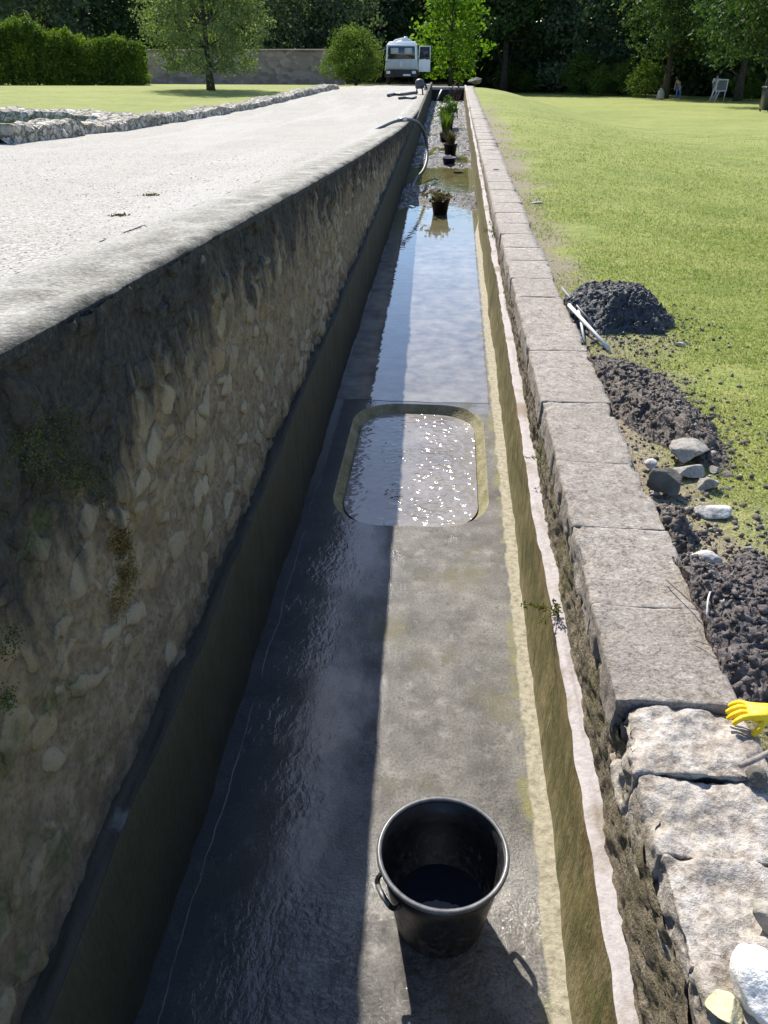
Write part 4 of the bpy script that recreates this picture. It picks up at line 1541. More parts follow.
# pump on legs by the canal edge
M_PUMP = simple('pump_grey', (.05, .05, .055), .5, .4, var=.3, scale=12)
pc = ground(419.5, 30.5)
pm = empty('pump', pc, 'dark squat pump on short legs beside the far canal edge', 'pump')
b = MB()
b.lathe((pc[0], pc[1], pc[2] + .2), [(0, 0), (.14, .0), (.17, .05), (.175, .22), (.13, .30), (.06, .33), (0, .335)], 20)
b.build('housing', M_PUMP, pm)
MB().tube([pc + np.array([.1, 0, .36]), pc + np.array([.22, 0, .34]), pc + np.array([.26, 0, .2])], .04, 10).build('outlet', M_PUMP, pm)
for a in (45, 135, 225, 315):
    q = np.array([math.cos(math.radians(a)), math.sin(math.radians(a)), 0])
    MB().tube([pc + q * .13 + np.array([0, 0, .24]), pc + q * .18], .022, 8).build('leg', M_PUMP, pm)

# stones heaped at the far corners, debris at the end wall
for px, py, s, sd, lb in ((427, 84.5, .55, 5, 'rough stone on the far left corner of the canal'), (476, 83.5, .7, 6, 'larger rough stone on the far right corner of the canal'),
                      (470, 85.5, .4, 7, 'smaller rough stone beside the larger one at the far right corner')):
    p = ground(px, 35.8)
    p[2] = float(zr(YEND)) if px > 440 else p[2]
    rock((p[0], p[1], p[2] + s * .16), (s, s * .7, s * .5), M_ROCKD if sd == 6 else M_ROCKG, sd, lb, .3, 14, 'corner_stone', 'stone')
m_ = simple('rust_brown', (.12, .06, .04), .8, .2, var=.4, scale=20)
b = MB()
rg = random.Random(4)
for k in range(14):
    x = .12 + rg.uniform(-.12, .18)
    b.tube(smoothline([(x, 37.6 + rg.uniform(-.3, .3), .03), (x + rg.uniform(-.2, .15), 37.7, .25 + rg.uniform(0, .2)), (x + rg.uniform(-.25, .2), 37.8, .4 + rg.uniform(0, .35))], 4), .014, 5)
tag(b.build('brushwood', m_, origin=(.15, 37.6, 0)), 'reddish brown bundle of broken branches leaning in the far right corner', 'branches', kind=None)
rodthing('rod', [(-.62, 37.6, .1), (-.46, 38.05, .42)], .03, M_ROD, 'short white stick leaning on the end wall of the canal', 'stick')

# weeds on the right ledge
def weed(p, n, ht, label, seed, mat=L_WEED):
    rg = np.random.default_rng(seed)
    w_ = empty('weed', p, label, 'plant')
    st = MB()
    C = []
    for k in range(6):
        d = np.array([-abs(rg.normal(0, .5)) - .1, rg.normal(0, .6), rg.uniform(.1, .9)]) * ht
        st.tube(smoothline([p, p + d * .5 + np.array([0, 0, ht * .2]), p + d], 3), .0016, 5)
        for q in (.45, .6, .75, .9, 1):
            C.append(p + d * q + np.array([0, 0, ht * .2 * (1 - q)]))
    st.build('stem', mat, w_)
    V, F = leaf_cloud(C, n, .008, .016, rg, aspect=.55)
    mk('leaves', V, F, mat, w_, smooth=False)
    return w_


weed(P(556, 616, ZPR) + np.array([.012, 0, 0]), 5, .085, 'small yellowish weed growing from the white ledge halfway along the near wall', 3)
weed(P(541, 462, ZPR + .05) + np.array([.02, 0, 0]), 4, .09, 'small green weed in the wall face level with the basin', 4, L_PLANT)
weed(P(496, 236, ZPR) + np.array([.01, 0, 0]), 5, .16, 'green weed on the ledge opposite the dark stubble pot', 5, L_PLANT)

# ------------------------------------------------------------------ grass and gravel, the parts nobody could count
def blades(n, d0, d1, rng, xr):
    r = rng.uniform(0, 1, n)
    d = 1 / (1 / d0 + r * (1 / d1 - 1 / d0))
    d = d0 * (d1 / d0) ** r
    xmax = .55 * d + .75
    x = XCO + (xmax - XCO) * rng.uniform(0, 1, n)
    q = np.stack([x * 1.1, d * 1.1, 0 * x], 1)
    e = (x - XCO) + 1.2 * fbm(q, 6, 4) * .7
    keep = (rng.uniform(0, 1, n) < np.clip((e + .1) / .5, .04, 1) * np.clip((30 - d) / 22, 0, 1))
    x, d = x[keep], d[keep]
    n = len(x)
    s = (d / 3.0) ** .75
    hgt = .0085 * rng.uniform(.5, 1.5, n) * np.clip(s, .7, 2.2)
    wd = .0030 * s * rng.uniform(.7, 1.4, n)
    a = rng.uniform(0, 2 * np.pi, n)
    z = gz(x, d) + .03 * 0
    lean = rng.normal(0, .8, (n, 2)) * hgt[:, None]
    b0 = np.stack([x - np.cos(a) * wd, d - np.sin(a) * wd, z - .006], 1)
    b1 = np.stack([x + np.cos(a) * wd, d + np.sin(a) * wd, z - .006], 1)
    tp = np.stack([x + lean[:, 0], d + lean[:, 1], z + hgt], 1)
    V = np.stack([b0, b1, tp], 1).reshape(-1, 3)
    return V, np.arange(3 * n).reshape(-1, 3)


t = NT('grass_blades', .6, .25)
v_ = t.noise(1.6, 5, .62)
b_ = t.noise(.3, 4, .55)
f_ = t.noise(140, 1, .5)
c_ = t.ramp(t.math('ADD', t.math('MULTIPLY', v_, .45), t.math('ADD', t.math('MULTIPLY', b_, .2), t.math('MULTIPLY', f_, .35))), [(.36, (.19, .255, .048)), (.5, (.275, .325, .076)), (.66, (.38, .385, .14))])
t.set(color=c_)
tr = t.n('ShaderNodeBsdfTranslucent')
t.lk(c_, tr.inputs['Color'])
mx = t.n('ShaderNodeMixShader')
mx.inputs[0].default_value = .5
t.lk(t.b.outputs[0], mx.inputs[1])
t.lk(tr.outputs[0], mx.inputs[2])
t.lk(mx.outputs[0], t.out.inputs['Surface'])
V, F = blades(230000, 1.6, 30, np.random.default_rng(21), None)
tag(mk('grass', V, F, t.m, smooth=False), 'short cropped grass of the lawn', None, None, 'stuff')


def pebbles(n, rng):
    r = rng.uniform(0, 1, n)
    d = 1.0 * (9 / 1.0) ** r
    x = XL - .28 - (.62 * d + .4) * rng.uniform(0, 1, n) ** 1.2
    s = .0032 * (d / 2.5) ** .5 * rng.uniform(.5, 1.6, n)
    z = gz(x, d) + .022 * fbm(np.stack([x * .7, d * .7, 0 * x], 1), 3, 3) * np.clip(np.abs(x - XL + .4) / .8, 0, 1)
    O = np.array([[1, 0, 0], [-1, 0, 0], [0, 1, 0], [0, -1, 0], [0, 0, .35], [0, 0, -.5]], float)
    a = rng.uniform(0, 2 * np.pi, n)
    ca, sa = np.cos(a), np.sin(a)
    st = rng.uniform(.7, 1.3, (n, 3)) * s[:, None]
    L = O[None] * st[:, None, :]
    L = L + rng.normal(0, .18, L.shape) * s[:, None, None]
    X = L[..., 0] * ca[:, None] - L[..., 1] * sa[:, None] + x[:, None]
    Y = L[..., 0] * sa[:, None] + L[..., 1] * ca[:, None] + d[:, None]
    Z = L[..., 2] + z[:, None]
    V = np.stack([X, Y, Z], -1).reshape(-1, 3)
    T = np.array([[0, 2, 4], [2, 1, 4], [1, 3, 4], [3, 0, 4], [2, 0, 5], [1, 2, 5], [3, 1, 5], [0, 3, 5]])
    F = (T[None] + 6 * np.arange(n)[:, None, None]).reshape(-1, 3)
    return V, F


t = NT('pebble', .9, .2)
v_ = t.noise(90, 1, .5)
t.set(color=t.ramp(v_, [(.3, (.26, .24, .21)), (.5, (.39, .365, .325)), (.7, (.53, .50, .46))]))
V, F = pebbles(12000, np.random.default_rng(8))
tag(mk('gravel', V, F, t.m, smooth=False), 'loose pale pebbles on the path', None, None, 'stuff')
# two small clumps on the path
for px, py, lb in ((150, 196, 'small dark clump of weeds on the gravel, the farther of two'), (118, 217, 'small dark clump of weeds on the gravel, the nearer of two')):
    for D in np.linspace(2, 20, 400):
        p = PD(px, py, D)
        if p[2] < gz(p[0], p[1]):
            break
    rg = np.random.default_rng(int(px))
    C = p + rg.normal(0, 1, (20, 3)) * np.array([.018, .018, .002])
    V, F = leaf_cloud(C, 12, (.010, .012, .004), .018, rg, aspect=.5)
    tag(mk('weed_clump', V, F, L_DRYREED, origin=p, smooth=False), lb, 'weeds')

# ------------------------------------------------------------------ low ruin walls
def ruin(name, pts, w, h, label, seed):
    L = [0]
    for a, b in zip(pts[:-1], pts[1:]):
        L.append(L[-1] + math.hypot(b[0] - a[0], b[1] - a[1]))
    total = L[-1]
    us = np.arange(0, total, .07)
    vs = np.linspace(0, 1, 26)
    xs = np.interp(us, L, [p[0] for p in pts])
    ys = np.interp(us, L, [p[1] for p in pts])
    tx, ty = np.gradient(xs), np.gradient(ys)
    ln = np.hypot(tx, ty) + 1e-9
    nx, ny = ty / ln, -tx / ln
    def f(u, v):
        X = np.interp(u, us, xs)
        Y = np.interp(u, us, ys)
        NX, NY = np.interp(u, us, nx), np.interp(u, us, ny)
        a = (v - .5) * 2
        side = np.clip((np.abs(a) - .62) / .38, 0, 1)
        off = np.sign(a) * np.minimum(np.abs(a) / .62, 1) * w / 2 * (1 + .06 * side)
        hh = h * (1 + .25 * fbm(np.stack([u * .9, 0 * u, 0 * u + seed], 1), seed, 3))
        zz = (1 - side) * hh - side * .08
        q = np.stack([X + NX * off, Y + NY * off, zz], 1)
        f1, f2, rv = worley(q * np.array([3.6, 3.6, 4.5]), seed)
        bump_ = (.5 - f1) * .12 + .05 * (rv - .5)
        top = (side < .01)
        off2 = off + np.sign(a) * bump_ * (~top)
        zz = zz + bump_ * top * .5
        X2, Y2 = X + NX * off2, Y + NY * off2
        return np.stack([X2, Y2, gz(X, Y) + zz], 1)
    V, F = gridmesh(us, vs, f)
    V2 = np.concatenate([V, V[:26].mean(0)[None], V[-26:].mean(0)[None]])
    Fl = [tuple(x) for x in F]
    n0 = len(V)
    for k in range(25):
        Fl.append((k + 1, k, n0))
        Fl.append((n0 - 26 + k, n0 - 26 + k + 1, n0 + 1))
    o = mk(name, V2, Fl, M_DRY, origin=(pts[0][0], pts[0][1], float(gz(pts[0][0], pts[0][1]))), smooth=False)
    bmx = bmesh.new()
    bmx.from_mesh(o.data)
    bmesh.ops.recalc_face_normals(bmx, faces=bmx.faces)
    bmx.to_mesh(o.data)
    bmx.free()
    return tag(o, label, 'low wall')


ruin('ruin_wall', [(-5.55, 10.2), (-5.75, 13), (-5.95, 18), (-5.9, 24), (-5.7, 31), (-5.5, 38), (-5.5, 41)], .6, .16, 'long low ruined stone wall running along the gravel path edge', 3)
ruin('ruin_wall', [(-6.25, 16.6), (-7.6, 17.2), (-9.6, 17.9), (-13.5, 18.2)], .8, .2, 'short low ruined stone wall branching off into the lawn', 7)
ruin('ruin_wall', [(-6.05, 9.8), (-7.5, 10.2), (-10, 10.4)], .5, .10, 'lowest flat course of ruin stones turning left at the near end', 11)


# ------------------------------------------------------------------ trees, hedge, bushes
TREE_CACHE = {}


def tree_mesh(key, h, cr, c0, mat, seed, n_lobes, leaf, n_leaf, trunk_r, squash=1.0, hang=0.0, droop=0):
    """crown and trunk meshes in local coordinates"""
    rg = np.random.default_rng(seed)
    tr = MB()
    bend = rg.normal(0, .04, (6, 2)) * h * .25
    ts = np.linspace(0, 1, 7)
    tp = [np.array([np.interp(t_, np.linspace(0, 1, 6), bend[:, 0]) * t_, np.interp(t_, np.linspace(0, 1, 6), bend[:, 1]) * t_, t_ * h * .82]) for t_ in ts]
    tr.tube(tp, [trunk_r * (1.35 if i == 0 else 1 - .8 * t_) for i, t_ in enumerate(ts)], 10)
    lobes = []
    for k in range(n_lobes):
        f = (k + .5) / n_lobes
        zc = c0 + (h - c0) * (f ** .9) * .96
        prof = math.sin(math.pi * min(1, max(0, (.16 + .84 * f))) ** .9)
        prof = max(.28, prof)
        a = k * 2.39996 + rg.uniform(-.4, .4)
        r = cr * prof * rg.uniform(.45, .8)
        c = np.array([r * math.cos(a), r * math.sin(a), zc])
        lr = cr * rg.uniform(.32, .5)
        lobes.append((c, lr))
        i = min(5, max(1, int(6 * (zc * .75) / (h * .82))))
        s = tp[i]
        m = (s + c) / 2 + np.array([0, 0, -.04 * h])
        tr.tube(smoothline([s, m, c], 3), [trunk_r * .32 * (1 - .8 * q / 6) for q in range(7)], 6)
    Vs = []
    tot = sum(l[1] ** 2 for l in lobes)
    off = 0
    for c, lr in lobes:
        n = int(n_leaf * lr * lr / tot)
        # clumps in the lobe, leaves in the clumps
        nc = max(8, n // 14)
        d = rg.normal(0, 1, (nc, 3))
        d /= np.linalg.norm(d, axis=1)[:, None]
        rad = lr * rg.uniform(.35, 1.08, nc) ** .6
        cc = c + d * rad[:, None] * np.array([1, 1, .8 * squash])
        cc[:, 2] -= droop * np.clip(np.hypot(cc[:, 0], cc[:, 1]) / cr, 0, 1.3) ** 2 * rg.uniform(.3, 1, nc)
        cc[:, 2] = np.maximum(cc[:, 2], max(.25, c0 * .35) + rg.uniform(0, .6, nc))
        V, F = leaf_cloud(cc, 14, (leaf * 1.15, leaf * 1.15, leaf * .8), leaf, rg, aspect=.62)
        Vs.append(V)
    V = np.concatenate(Vs)
    F = np.arange(len(V)).reshape(-1, 4)
    return (np.array(tr.V), tr.F, V, F, mat)


def tree(key, pos, label, params=None, rot=0.0, s=1.0, cat='tree', group=None, name='tree'):
    e = empty(name, pos, label, cat, group)
    e.rotation_euler = (0, 0, rot)
    e.scale = (s, s, s)
    if key not in TREE_CACHE:
        tv, tf, cv, cf, mat = tree_mesh(key, **params)
        a = mk('trunk', tv, tf, BARK)
        b = mk('crown', cv, cf, mat, smooth=False)
        TREE_CACHE[key] = (a, b)
        a.parent = e
        b.parent = e
    else:
        for src in TREE_CACHE[key]:
            c = src.copy()
            COL.objects.link(c)
            c.parent = e
    return e


PD_ = dict(
    tall=dict(h=17, cr=5.2, c0=2.6, mat=L_DARK, seed=31, n_lobes=26, leaf=.42, n_leaf=9500, trunk_r=.34, droop=1.5),
    tall2=dict(h=16, cr=5.0, c0=1.6, mat=L_BROAD, seed=47, n_lobes=26, leaf=.40, n_leaf=9500, trunk_r=.30, droop=2.2),
    grey=dict(h=13, cr=4.6, c0=1.2, mat=L_GREY, seed=53, n_lobes=22, leaf=.34, n_leaf=9500, trunk_r=.24, droop=2.0),
    near=dict(h=11, cr=4.2, c0=3.1, mat=L_BROAD, seed=61, n_lobes=24, leaf=.26, n_leaf=13000, trunk_r=.26, droop=.9),
    lime=dict(h=6.2, cr=2.7, c0=1.1, mat=L_LIME, seed=71, n_lobes=15, leaf=.28, n_leaf=3600, trunk_r=.13, droop=1.2),
    small=dict(h=5.8, cr=2.75, c0=1.1, mat=L_SMALL, seed=83, n_lobes=22, leaf=.12, n_leaf=24000, trunk_r=.15, droop=.7),
    under=dict(h=2.6, cr=1.7, c0=.3, mat=L_BUSH, seed=91, n_lobes=12, leaf=.18, n_leaf=3500, trunk_r=.06),
    bush=dict(h=2.9, cr=2.0, c0=.35, mat=L_BUSH, seed=97, n_lobes=18, leaf=.13, n_leaf=13000, trunk_r=.09),
)
tree('small', ground(211, 34.0), 'small spreading tree with slender dark trunk alone on the lawn behind the ruin wall', PD_['small'], .3)
GR = 'trees closing the far side of the park'
specs = [
    ('tall', 470, 84, 'tall dark tree directly beyond the end of the canal', .2, 1.0),
    ('near', 503, 76, 'dark green broad tree just right of the lime green tree', 1.3, 1.5),
    ('tall', 548, 78, 'blackish tall tree between the broad tree and the silvery tree', 2.2, .95),
    ('grey', 588, 73, 'silvery grey green tree in the middle of the lawn edge', .5, 1.05),
    ('tall', 622, 70, 'tall dark tree right of the silvery tree', 3.3, .95),
    ('near', 664, 59, 'fresh green lobed tree left of the bending person', 1.1, 1.05),
    ('near', 737, 54, 'leafy green tree overhanging the framed board', 2.9, 1.0),
    ('near', 765, 45, 'nearest green tree at the edge of the lawn, shading the dark bin', 4.1, .98),
    ('tall2', 690, 68, 'broad dark tree behind the two people', 5.0, .95),
    ('tall', 740, 62, 'tall dark tree behind the framed board', .9, .95),
    ('tall', 800, 56, 'dark tree behind the nearest green tree', 1.9, .95),
    ('tall2', 420, 88, 'dark tree behind the white truck', 2.7, 1.0),
    ('tall', 380, 86, 'tall dark tree behind the rounded bush', 4.4, 1.0),
    ('grey', 335, 74, 'grey green tree above the right end of the far wall', 2.0, 1.0),
    ('tall2', 300, 82, 'dark broad tree above the middle of the far wall', 3.8, .9),
    ('grey', 262, 72, 'grey green tree above the left end of the far wall', 5.2, .95),
    ('tall', 200, 76, 'tall dark tree behind the small spreading tree', 1.5, .95),
    ('tall2', 150, 74, 'dark broad tree behind the right end of the hedge', .1, .9),
    ('tall', 95, 72, 'blackish tall tree behind the middle of the hedge', 2.5, .9),
    ('grey', 45, 66, 'grey green tree rising behind the left of the hedge', 3.1, 1.0),
    ('tall2', -5, 68, 'dark broad tree behind the leftmost stretch of hedge', 4.7, .95),
]
for key, px, D, lab, rot, s in specs:
    tree(key, ground(px, D * (1.06 if px > 440 else 1)), lab, PD_[key], rot, s, group=GR)
lt = tree('lime', ground(450, 56), 'lime green sunlit young tree beside the white truck', PD_['lime'], 1.0, .98)
# undergrowth bushes at the lawn edge
ub = [(508, 78, 1.0, 'small bush at the lawn edge nearest the canal end'), (532, 77, .8, 'low small bush between two trunks at the lawn edge'), (583, 69, 1.15, 'rounded grey green bush below the silvery tree'),
      (601, 67, .8, 'low bush right of the rounded bush below the silvery tree'), (622, 66, .9, 'bush at the foot of the dark tree right of the silvery tree'), (645, 61, .9, 'bush left of the pale bag at the lawn edge'), (741, 56, .7, 'bush at the lawn edge between the framed board and the dark bin')]
for px, D, s, lab in ub:
    tree('under', ground(px, D * 1.06), lab, PD_['under'], px * .1, s, cat='bush', name='bush', group='bushes under the trees')
b_ = tree('bush', ground(356, 52), 'rounded olive green bush beside the white truck', PD_['bush'], .4, 1.0, cat='bush', name='bush')

# far woods that close the view under the crowns
rg = np.random.default_rng(77)
C = []
for k in range(2900):
    px = rg.uniform(-160, 930)
    D = rg.uniform(92, 104) if 330 < px else rg.uniform(84, 96)
    p = ground(px, D)
    C.append(p + np.array([0, 0, rg.uniform(0, 18) if k < 2300 else rg.uniform(0, 3.5)]))
for k in range(700):
    px = rg.uniform(470, 900)
    p = ground(px, np.interp(px, [470, 640, 700, 768, 900], [88, 80, 72, 64, 58]) + rg.uniform(0, 8))
    C.append(p + np.array([0, 0, rg.uniform(0, 3.2)]))
V, F = leaf_cloud(C, 12, (1.1, 1.1, .8), 1.5, rg, aspect=.7)
tag(mk('woods', V, F, L_DARK, smooth=False), 'dark woods closing the view behind the trees', None, None, 'stuff')

# hedge: clipped, higher at the left
hg = empty('hedge', ground(60, 44), 'long clipped dark green hedge with sunlit yellow green top across the lawn', 'hedge')
rg = np.random.default_rng(19)
C = []
hx0, hx1 = ground(-60, 43.5), ground(146, 46)
for k in range(3600):
    t_ = rg.uniform(0, 1)
    p = hx0 + (hx1 - hx0) * t_
    px_ = -60 + 206 * t_
    H_ = np.interp(px_, [-60, 10, 40, 75, 90, 146], [3.3, 3.25, 3.0, 2.5, 2.35, 2.3]) * (1 + .06 * math.sin(t_ * 31))
    dep = rg.uniform(-1, 1)
    zz = H_ * rg.uniform(0, 1) ** .9 - .1
    rd_ = .75 * math.sqrt(max(.05, 1 - max(0, zz / H_) ** 5))
    C.append([p[0] + rg.normal(0, .05), p[1] + dep * rd_, float(gz(p[0], p[1])) + zz])
V, F = leaf_cloud(C, 14, (.13, .13, .12), .15, rg, aspect=.5, up=.5)
mk('foliage', V, F, L_HEDGE, hg, smooth=False)
st = MB()
for k in range(16):
    p = hx0 + (hx1 - hx0) * (k + .5) / 16
    st.tube([p + np.array([0, 0, -.1]), p + np.array([.1, 0, 1.0]), p + np.array([0, .1, 2.0])], [.07, .05, .02], 7)
tag(st.build('stem', BARK, hg), kind='stuff')

# far garden wall
a, b = ground(150, 60), ground(345, 58)
fw = empty('garden_wall', (a + b) / 2, 'long shaded stone wall at the far edge of the lawn behind the small spreading tree', 'wall')
u = b - a
V, F = gridmesh(np.linspace(0, 1, 60), np.linspace(0, 1, 12), lambda s, v: np.stack([a[0] + u[0] * s, a[1] + u[1] * s + .03 * fbm(np.stack([s * 40, v * 4, 0 * s], 1), 3, 3), gz(a[0] + u[0] * s, a[1] + u[1] * s) - .2 + v * (2.35 + .05 * fbm(np.stack([s * 12, 0 * v, 0 * s], 1), 5, 2))], 1))
Vb = V + np.array([0, .45, 0])
n0 = len(V)
tops = np.arange(59)[:, None] * 12 + 11
T = np.concatenate([tops, tops + 12, tops + 12 + n0, tops + n0], 1)
ends = np.concatenate([np.stack([np.arange(11) + e0, np.arange(11) + 1 + e0, np.arange(11) + 1 + e0 + n0, np.arange(11) + e0 + n0], 1) for e0 in (0, 59 * 12)])
mk('wall', np.concatenate([V, Vb]), np.concatenate([F, F + n0, T, ends]), M_FARW, fw, smooth=False)
mb = MB()
for k in range(24):
    p0 = a + u * (k / 24)
    p1 = a + u * ((k + 1) / 24)
    c = (p0 + p1) / 2
    zt_ = float(gz(c[0], c[1])) + 2.2
    ang = math.atan2(u[1], u[0])
    mb.box((c[0], c[1] + .22, zt_), (np.linalg.norm(u) / 24 * .985, .62, .09), Matrix.Rotation(ang, 3, 'Z'), bev=.01)
mb.build('coping', M_FARW, fw, smooth=False)

# ------------------------------------------------------------------ truck
M_WHITE = simple('truck_white', (.70, .71, .71), .4, .4, var=.06, scale=2)
M_GREYP = simple('truck_grey_panel', (.42, .44, .45), .45, .4, var=.08, scale=3)
M_BLK = simple('truck_black', (.022, .022, .024), .55, .35, var=.3, scale=6)
t = NT('windscreen_glass', .05, .6)
t.set(color=(.02, .024, .03))
M_GLASS = t.m
M_LAMP = simple('lamp_glass', (.62, .62, .60), .15, .5, var=.1)
M_TYRE = simple('tyre', (.02, .02, .021), .85, .2, var=.3)
M_ALU = simple('aluminium', (.55, .55, .54), .4, .5, .7, .15)
M_CURT = simple('cab_curtain', (.42, .42, .40), .8, .2, var=.15)
tb = ground(401, 54)
# the cab faces the viewer
tk = empty('truck', tb, 'white tanker truck parked facing the canal with its side door open', 'truck')


def tp_(x, y, z):
    return (tb[0] + x, tb[1] + y, tb[2] + z)


W = 2.2
b = MB()
b.box(tp_(0, 1.05, 1.62), (W, 1.9, 1.60), taper=(.90, .94), bev=.07)
b.build('cab', M_WHITE, tk)
b = MB()
b.box(tp_(0, 1.1, 2.46), (W * .86, 1.7, .14), taper=(.92, .92), bev=.04)
b.build('roof', M_WHITE, tk)
slope = Matrix.Rotation(math.radians(-4), 3, 'X')
ws = MB().box(tp_(0, .105, 1.92), (W * .83, .03, .74), slope, taper=(.96, 1), bev=.01).build('windscreen', M_GLASS, tk)
for sx in (-.46, .46):
    MB().box(tp_(sx, .09, 2.02), (.5, .012, .34), slope).build('sun_curtain', M_CURT, ws)
MB().tube([tp_(-.2, .08, 1.58), tp_(.25, .07, 1.72)], .012, 5).build('wiper', M_BLK, ws)
gp_ = MB().box(tp_(0, .055, 1.24), (W * .95, .05, .50), bev=.015).build('grille_panel', M_GREYP, tk)
for k in range(4):
    MB().box(tp_(0, .026, 1.08 + k * .09), (W * .62, .02, .012)).build('grille_slot', M_ALU, gp_)
# diamond badge
rot45 = Matrix.Rotation(math.radians(45), 3, 'Y')
d = MB()
outer_d = [(-.11, 0, 0), (0, 0, -.16), (.11, 0, 0), (0, 0, .16)]
inner_d = [(-.055, 0, 0), (0, 0, -.085), (.055, 0, 0), (0, 0, .085)]
Vd = [tp_(x, .008 + y, 1.26 + z) for x, y, z in outer_d + inner_d] + [tp_(x, -.02 + y, 1.26 + z) for x, y, z in outer_d + inner_d]
Fd = []
for k in range(4):
    j = (k + 1) % 4
    Fd += [(8 + k, 8 + j, 12 + j, 12 + k), (k, j, 8 + j, 8 + k), (4 + k, 12 + k, 12 + j, 4 + j)]
d.add(Vd, Fd).build('badge', M_WHITE, gp_, smooth=False)
bmp = MB().box(tp_(0, .02, .72), (W * 1.0, .16, .46), bev=.03).build('bumper', M_BLK, tk)
for sx in (-.86, .86):
    MB().box(tp_(sx, -.065, .78), (.26, .03, .17), bev=.012).build('headlight', M_LAMP, tk)
MB().box(tp_(.38, -.068, .62), (.5, .012, .11)).build('number_plate', M_WHITE, tk)
for sx in (-.9, .9):
    for yy in (.95, 4.3):
        w = MB()
        c = np.array(tp_(sx, yy, .47))
        ax = np.array([1, 0, 0])
        prof = [(.24, -.13), (.44, -.13), (.47, -.09), (.47, .09), (.44, .13), (.24, .13)]
        V, F = [], []
        n = 24
        for r_, q in prof:
            for k in range(n):
                a_ = 2 * math.pi * k / n
                V.append(c + np.array([q, r_ * math.cos(a_), r_ * math.sin(a_)]))
        m_ = len(prof)
        for i in range(m_):
            j = (i + 1) % m_
            for k in range(n):
                F.append((i * n + k, i * n + (k + 1) % n, j * n + (k + 1) % n, j * n + k))
        wh = mk('wheel', V, F, M_TYRE, tk)
        rim = MB()
        rim.tube([c - ax * .08, c + ax * .08], .24, 20)
        rim.build('rim', M_ALU, wh, smooth=False)
MB().box(tp_(0, 3.2, .85), (.9, 4.6, .22)).build('chassis', M_BLK, tk, smooth=False)
tank = MB()
V, F = [], []
n = 28
for yy, r_ in ((2.25, .55), (2.35, .82), (2.5, .9), (5.4, .9), (5.55, .8), (5.62, .5)):
    for k in range(n):
        a_ = 2 * math.pi * k / n
        V.append(tp_(r_ * math.cos(a_), yy, 1.75 + r_ * math.sin(a_)))
for i in range(5):
    for k in range(n):
        F.append((i * n + k, i * n + (k + 1) % n, (i + 1) * n + (k + 1) % n, (i + 1) * n + k))
F.append(tuple(range(n)))
F.append(tuple(5 * n + k for k in range(n)))
tank.add(V, F).build('tank', M_WHITE, tk)
# coiled hose and fittings on the roof
b = MB()
for k in range(3):
    R_ = .34 - .03 * k
    b.tube([tp_(.18 + R_ * 1.3 * math.cos(q * .4), 1.2 + .9 * R_ * math.sin(q * .4), 2.55 + .035 * k) for q in range(17)], .05, 7)
b.tube(smoothline([tp_(-.55, .6, 2.56), tp_(-.2, .8, 2.66), tp_(.2, 1.0, 2.72), tp_(.55, 1.2, 2.62)], 5), .055, 7)
b.build('roof_hose', M_WHITE, tk)
MB().box(tp_(.22, 1.2, 2.74), (.26, .3, .17), bev=.04).build('roof_fitting', M_ALU, tk)
# open door on the canal side: hinged at the front edge and swung square to the cab
dr = MB()
dr.box(tp_(W / 2 + .44, .30, 1.16), (.78, .06, .72), bev=.02)
door = dr.build('door', M_WHITE, tk)
fr = MB()
for a_, b_2 in (((.06, 1.54), (.10, 2.28)), ((.10, 2.28), (.80, 2.28)), ((.80, 2.28), (.82, 1.54))):
    fr.tube([tp_(W / 2 + a_[0], .30, a_[1]), tp_(W / 2 + b_2[0], .30, b_2[1])], .035, 6)
fr.build('window_frame', M_WHITE, door)
MB().box(tp_(W / 2 + .45, .30, 1.90), (.66, .014, .70)).build('window', M_GLASS, door)
for sx in (-1,):
    MB().tube([tp_(sx * W / 2 * .96, .2, 2.1), tp_(sx * (W / 2 + .22), .05, 2.05), tp_(sx * (W / 2 + .22), .05, 1.6)], .018, 5).build('mirror_arm', M_BLK, tk)
    MB().box(tp_(sx * (W / 2 + .22), .06, 1.85), (.18, .06, .36), bev=.02).build('mirror', M_BLK, tk)

# ------------------------------------------------------------------ people and things under the trees
M_SKIN = simple('skin', (.42, .27, .19), .6, .3, var=.08)
M_JEANS = simple('blue_jeans', (.10, .17, .32), .8, .2, var=.15, scale=10)
M_TSHIRT = simple('pale_shirt', (.62, .60, .57), .8, .2, var=.08)
M_BROWNT = simple('brown_top', (.20, .13, .09), .8, .2, var=.15)
M_HAIR = simple('dark_hair', (.03, .022, .018), .6, .3, var=.2)
M_BEIGE = simple('beige_trousers', (.35, .31, .25), .8, .2, var=.1)


def person(base, joints, edges, radii, label, top_mat, leg_mat, top_ids, hair_c, yaw=0.0):
    pe = empty('person', base, label, 'person')
    B = np.array(base)
    V = [B + np.array(j) for j in joints]
    body = skinmesh('body', V, edges, radii, M_SKIN, pe, levels=1)
    def cloth(name, ids, grow, mat):
        mp = {i: k for k, i in enumerate(ids)}
        ee = [(mp[a_], mp[b_2]) for a_, b_2 in edges if a_ in mp and b_2 in mp]
        skinmesh(name, [V[i] for i in ids], ee, [radii[i] * grow for i in ids], mat, pe, levels=1)
    cloth('trousers', [0, 5, 6, 7, 9, 10, 11], 1.16, leg_mat)
    cloth('shirt', top_ids, 1.14, top_mat)
    h = MB()
    hc = B + np.array(hair_c)
    h.lathe(hc, [(0, -.06), (.105, -.04), (.118, .02), (.10, .08), (.06, .115), (0, .125)], 14)
    h.build('hair', M_HAIR, pe)
    return pe


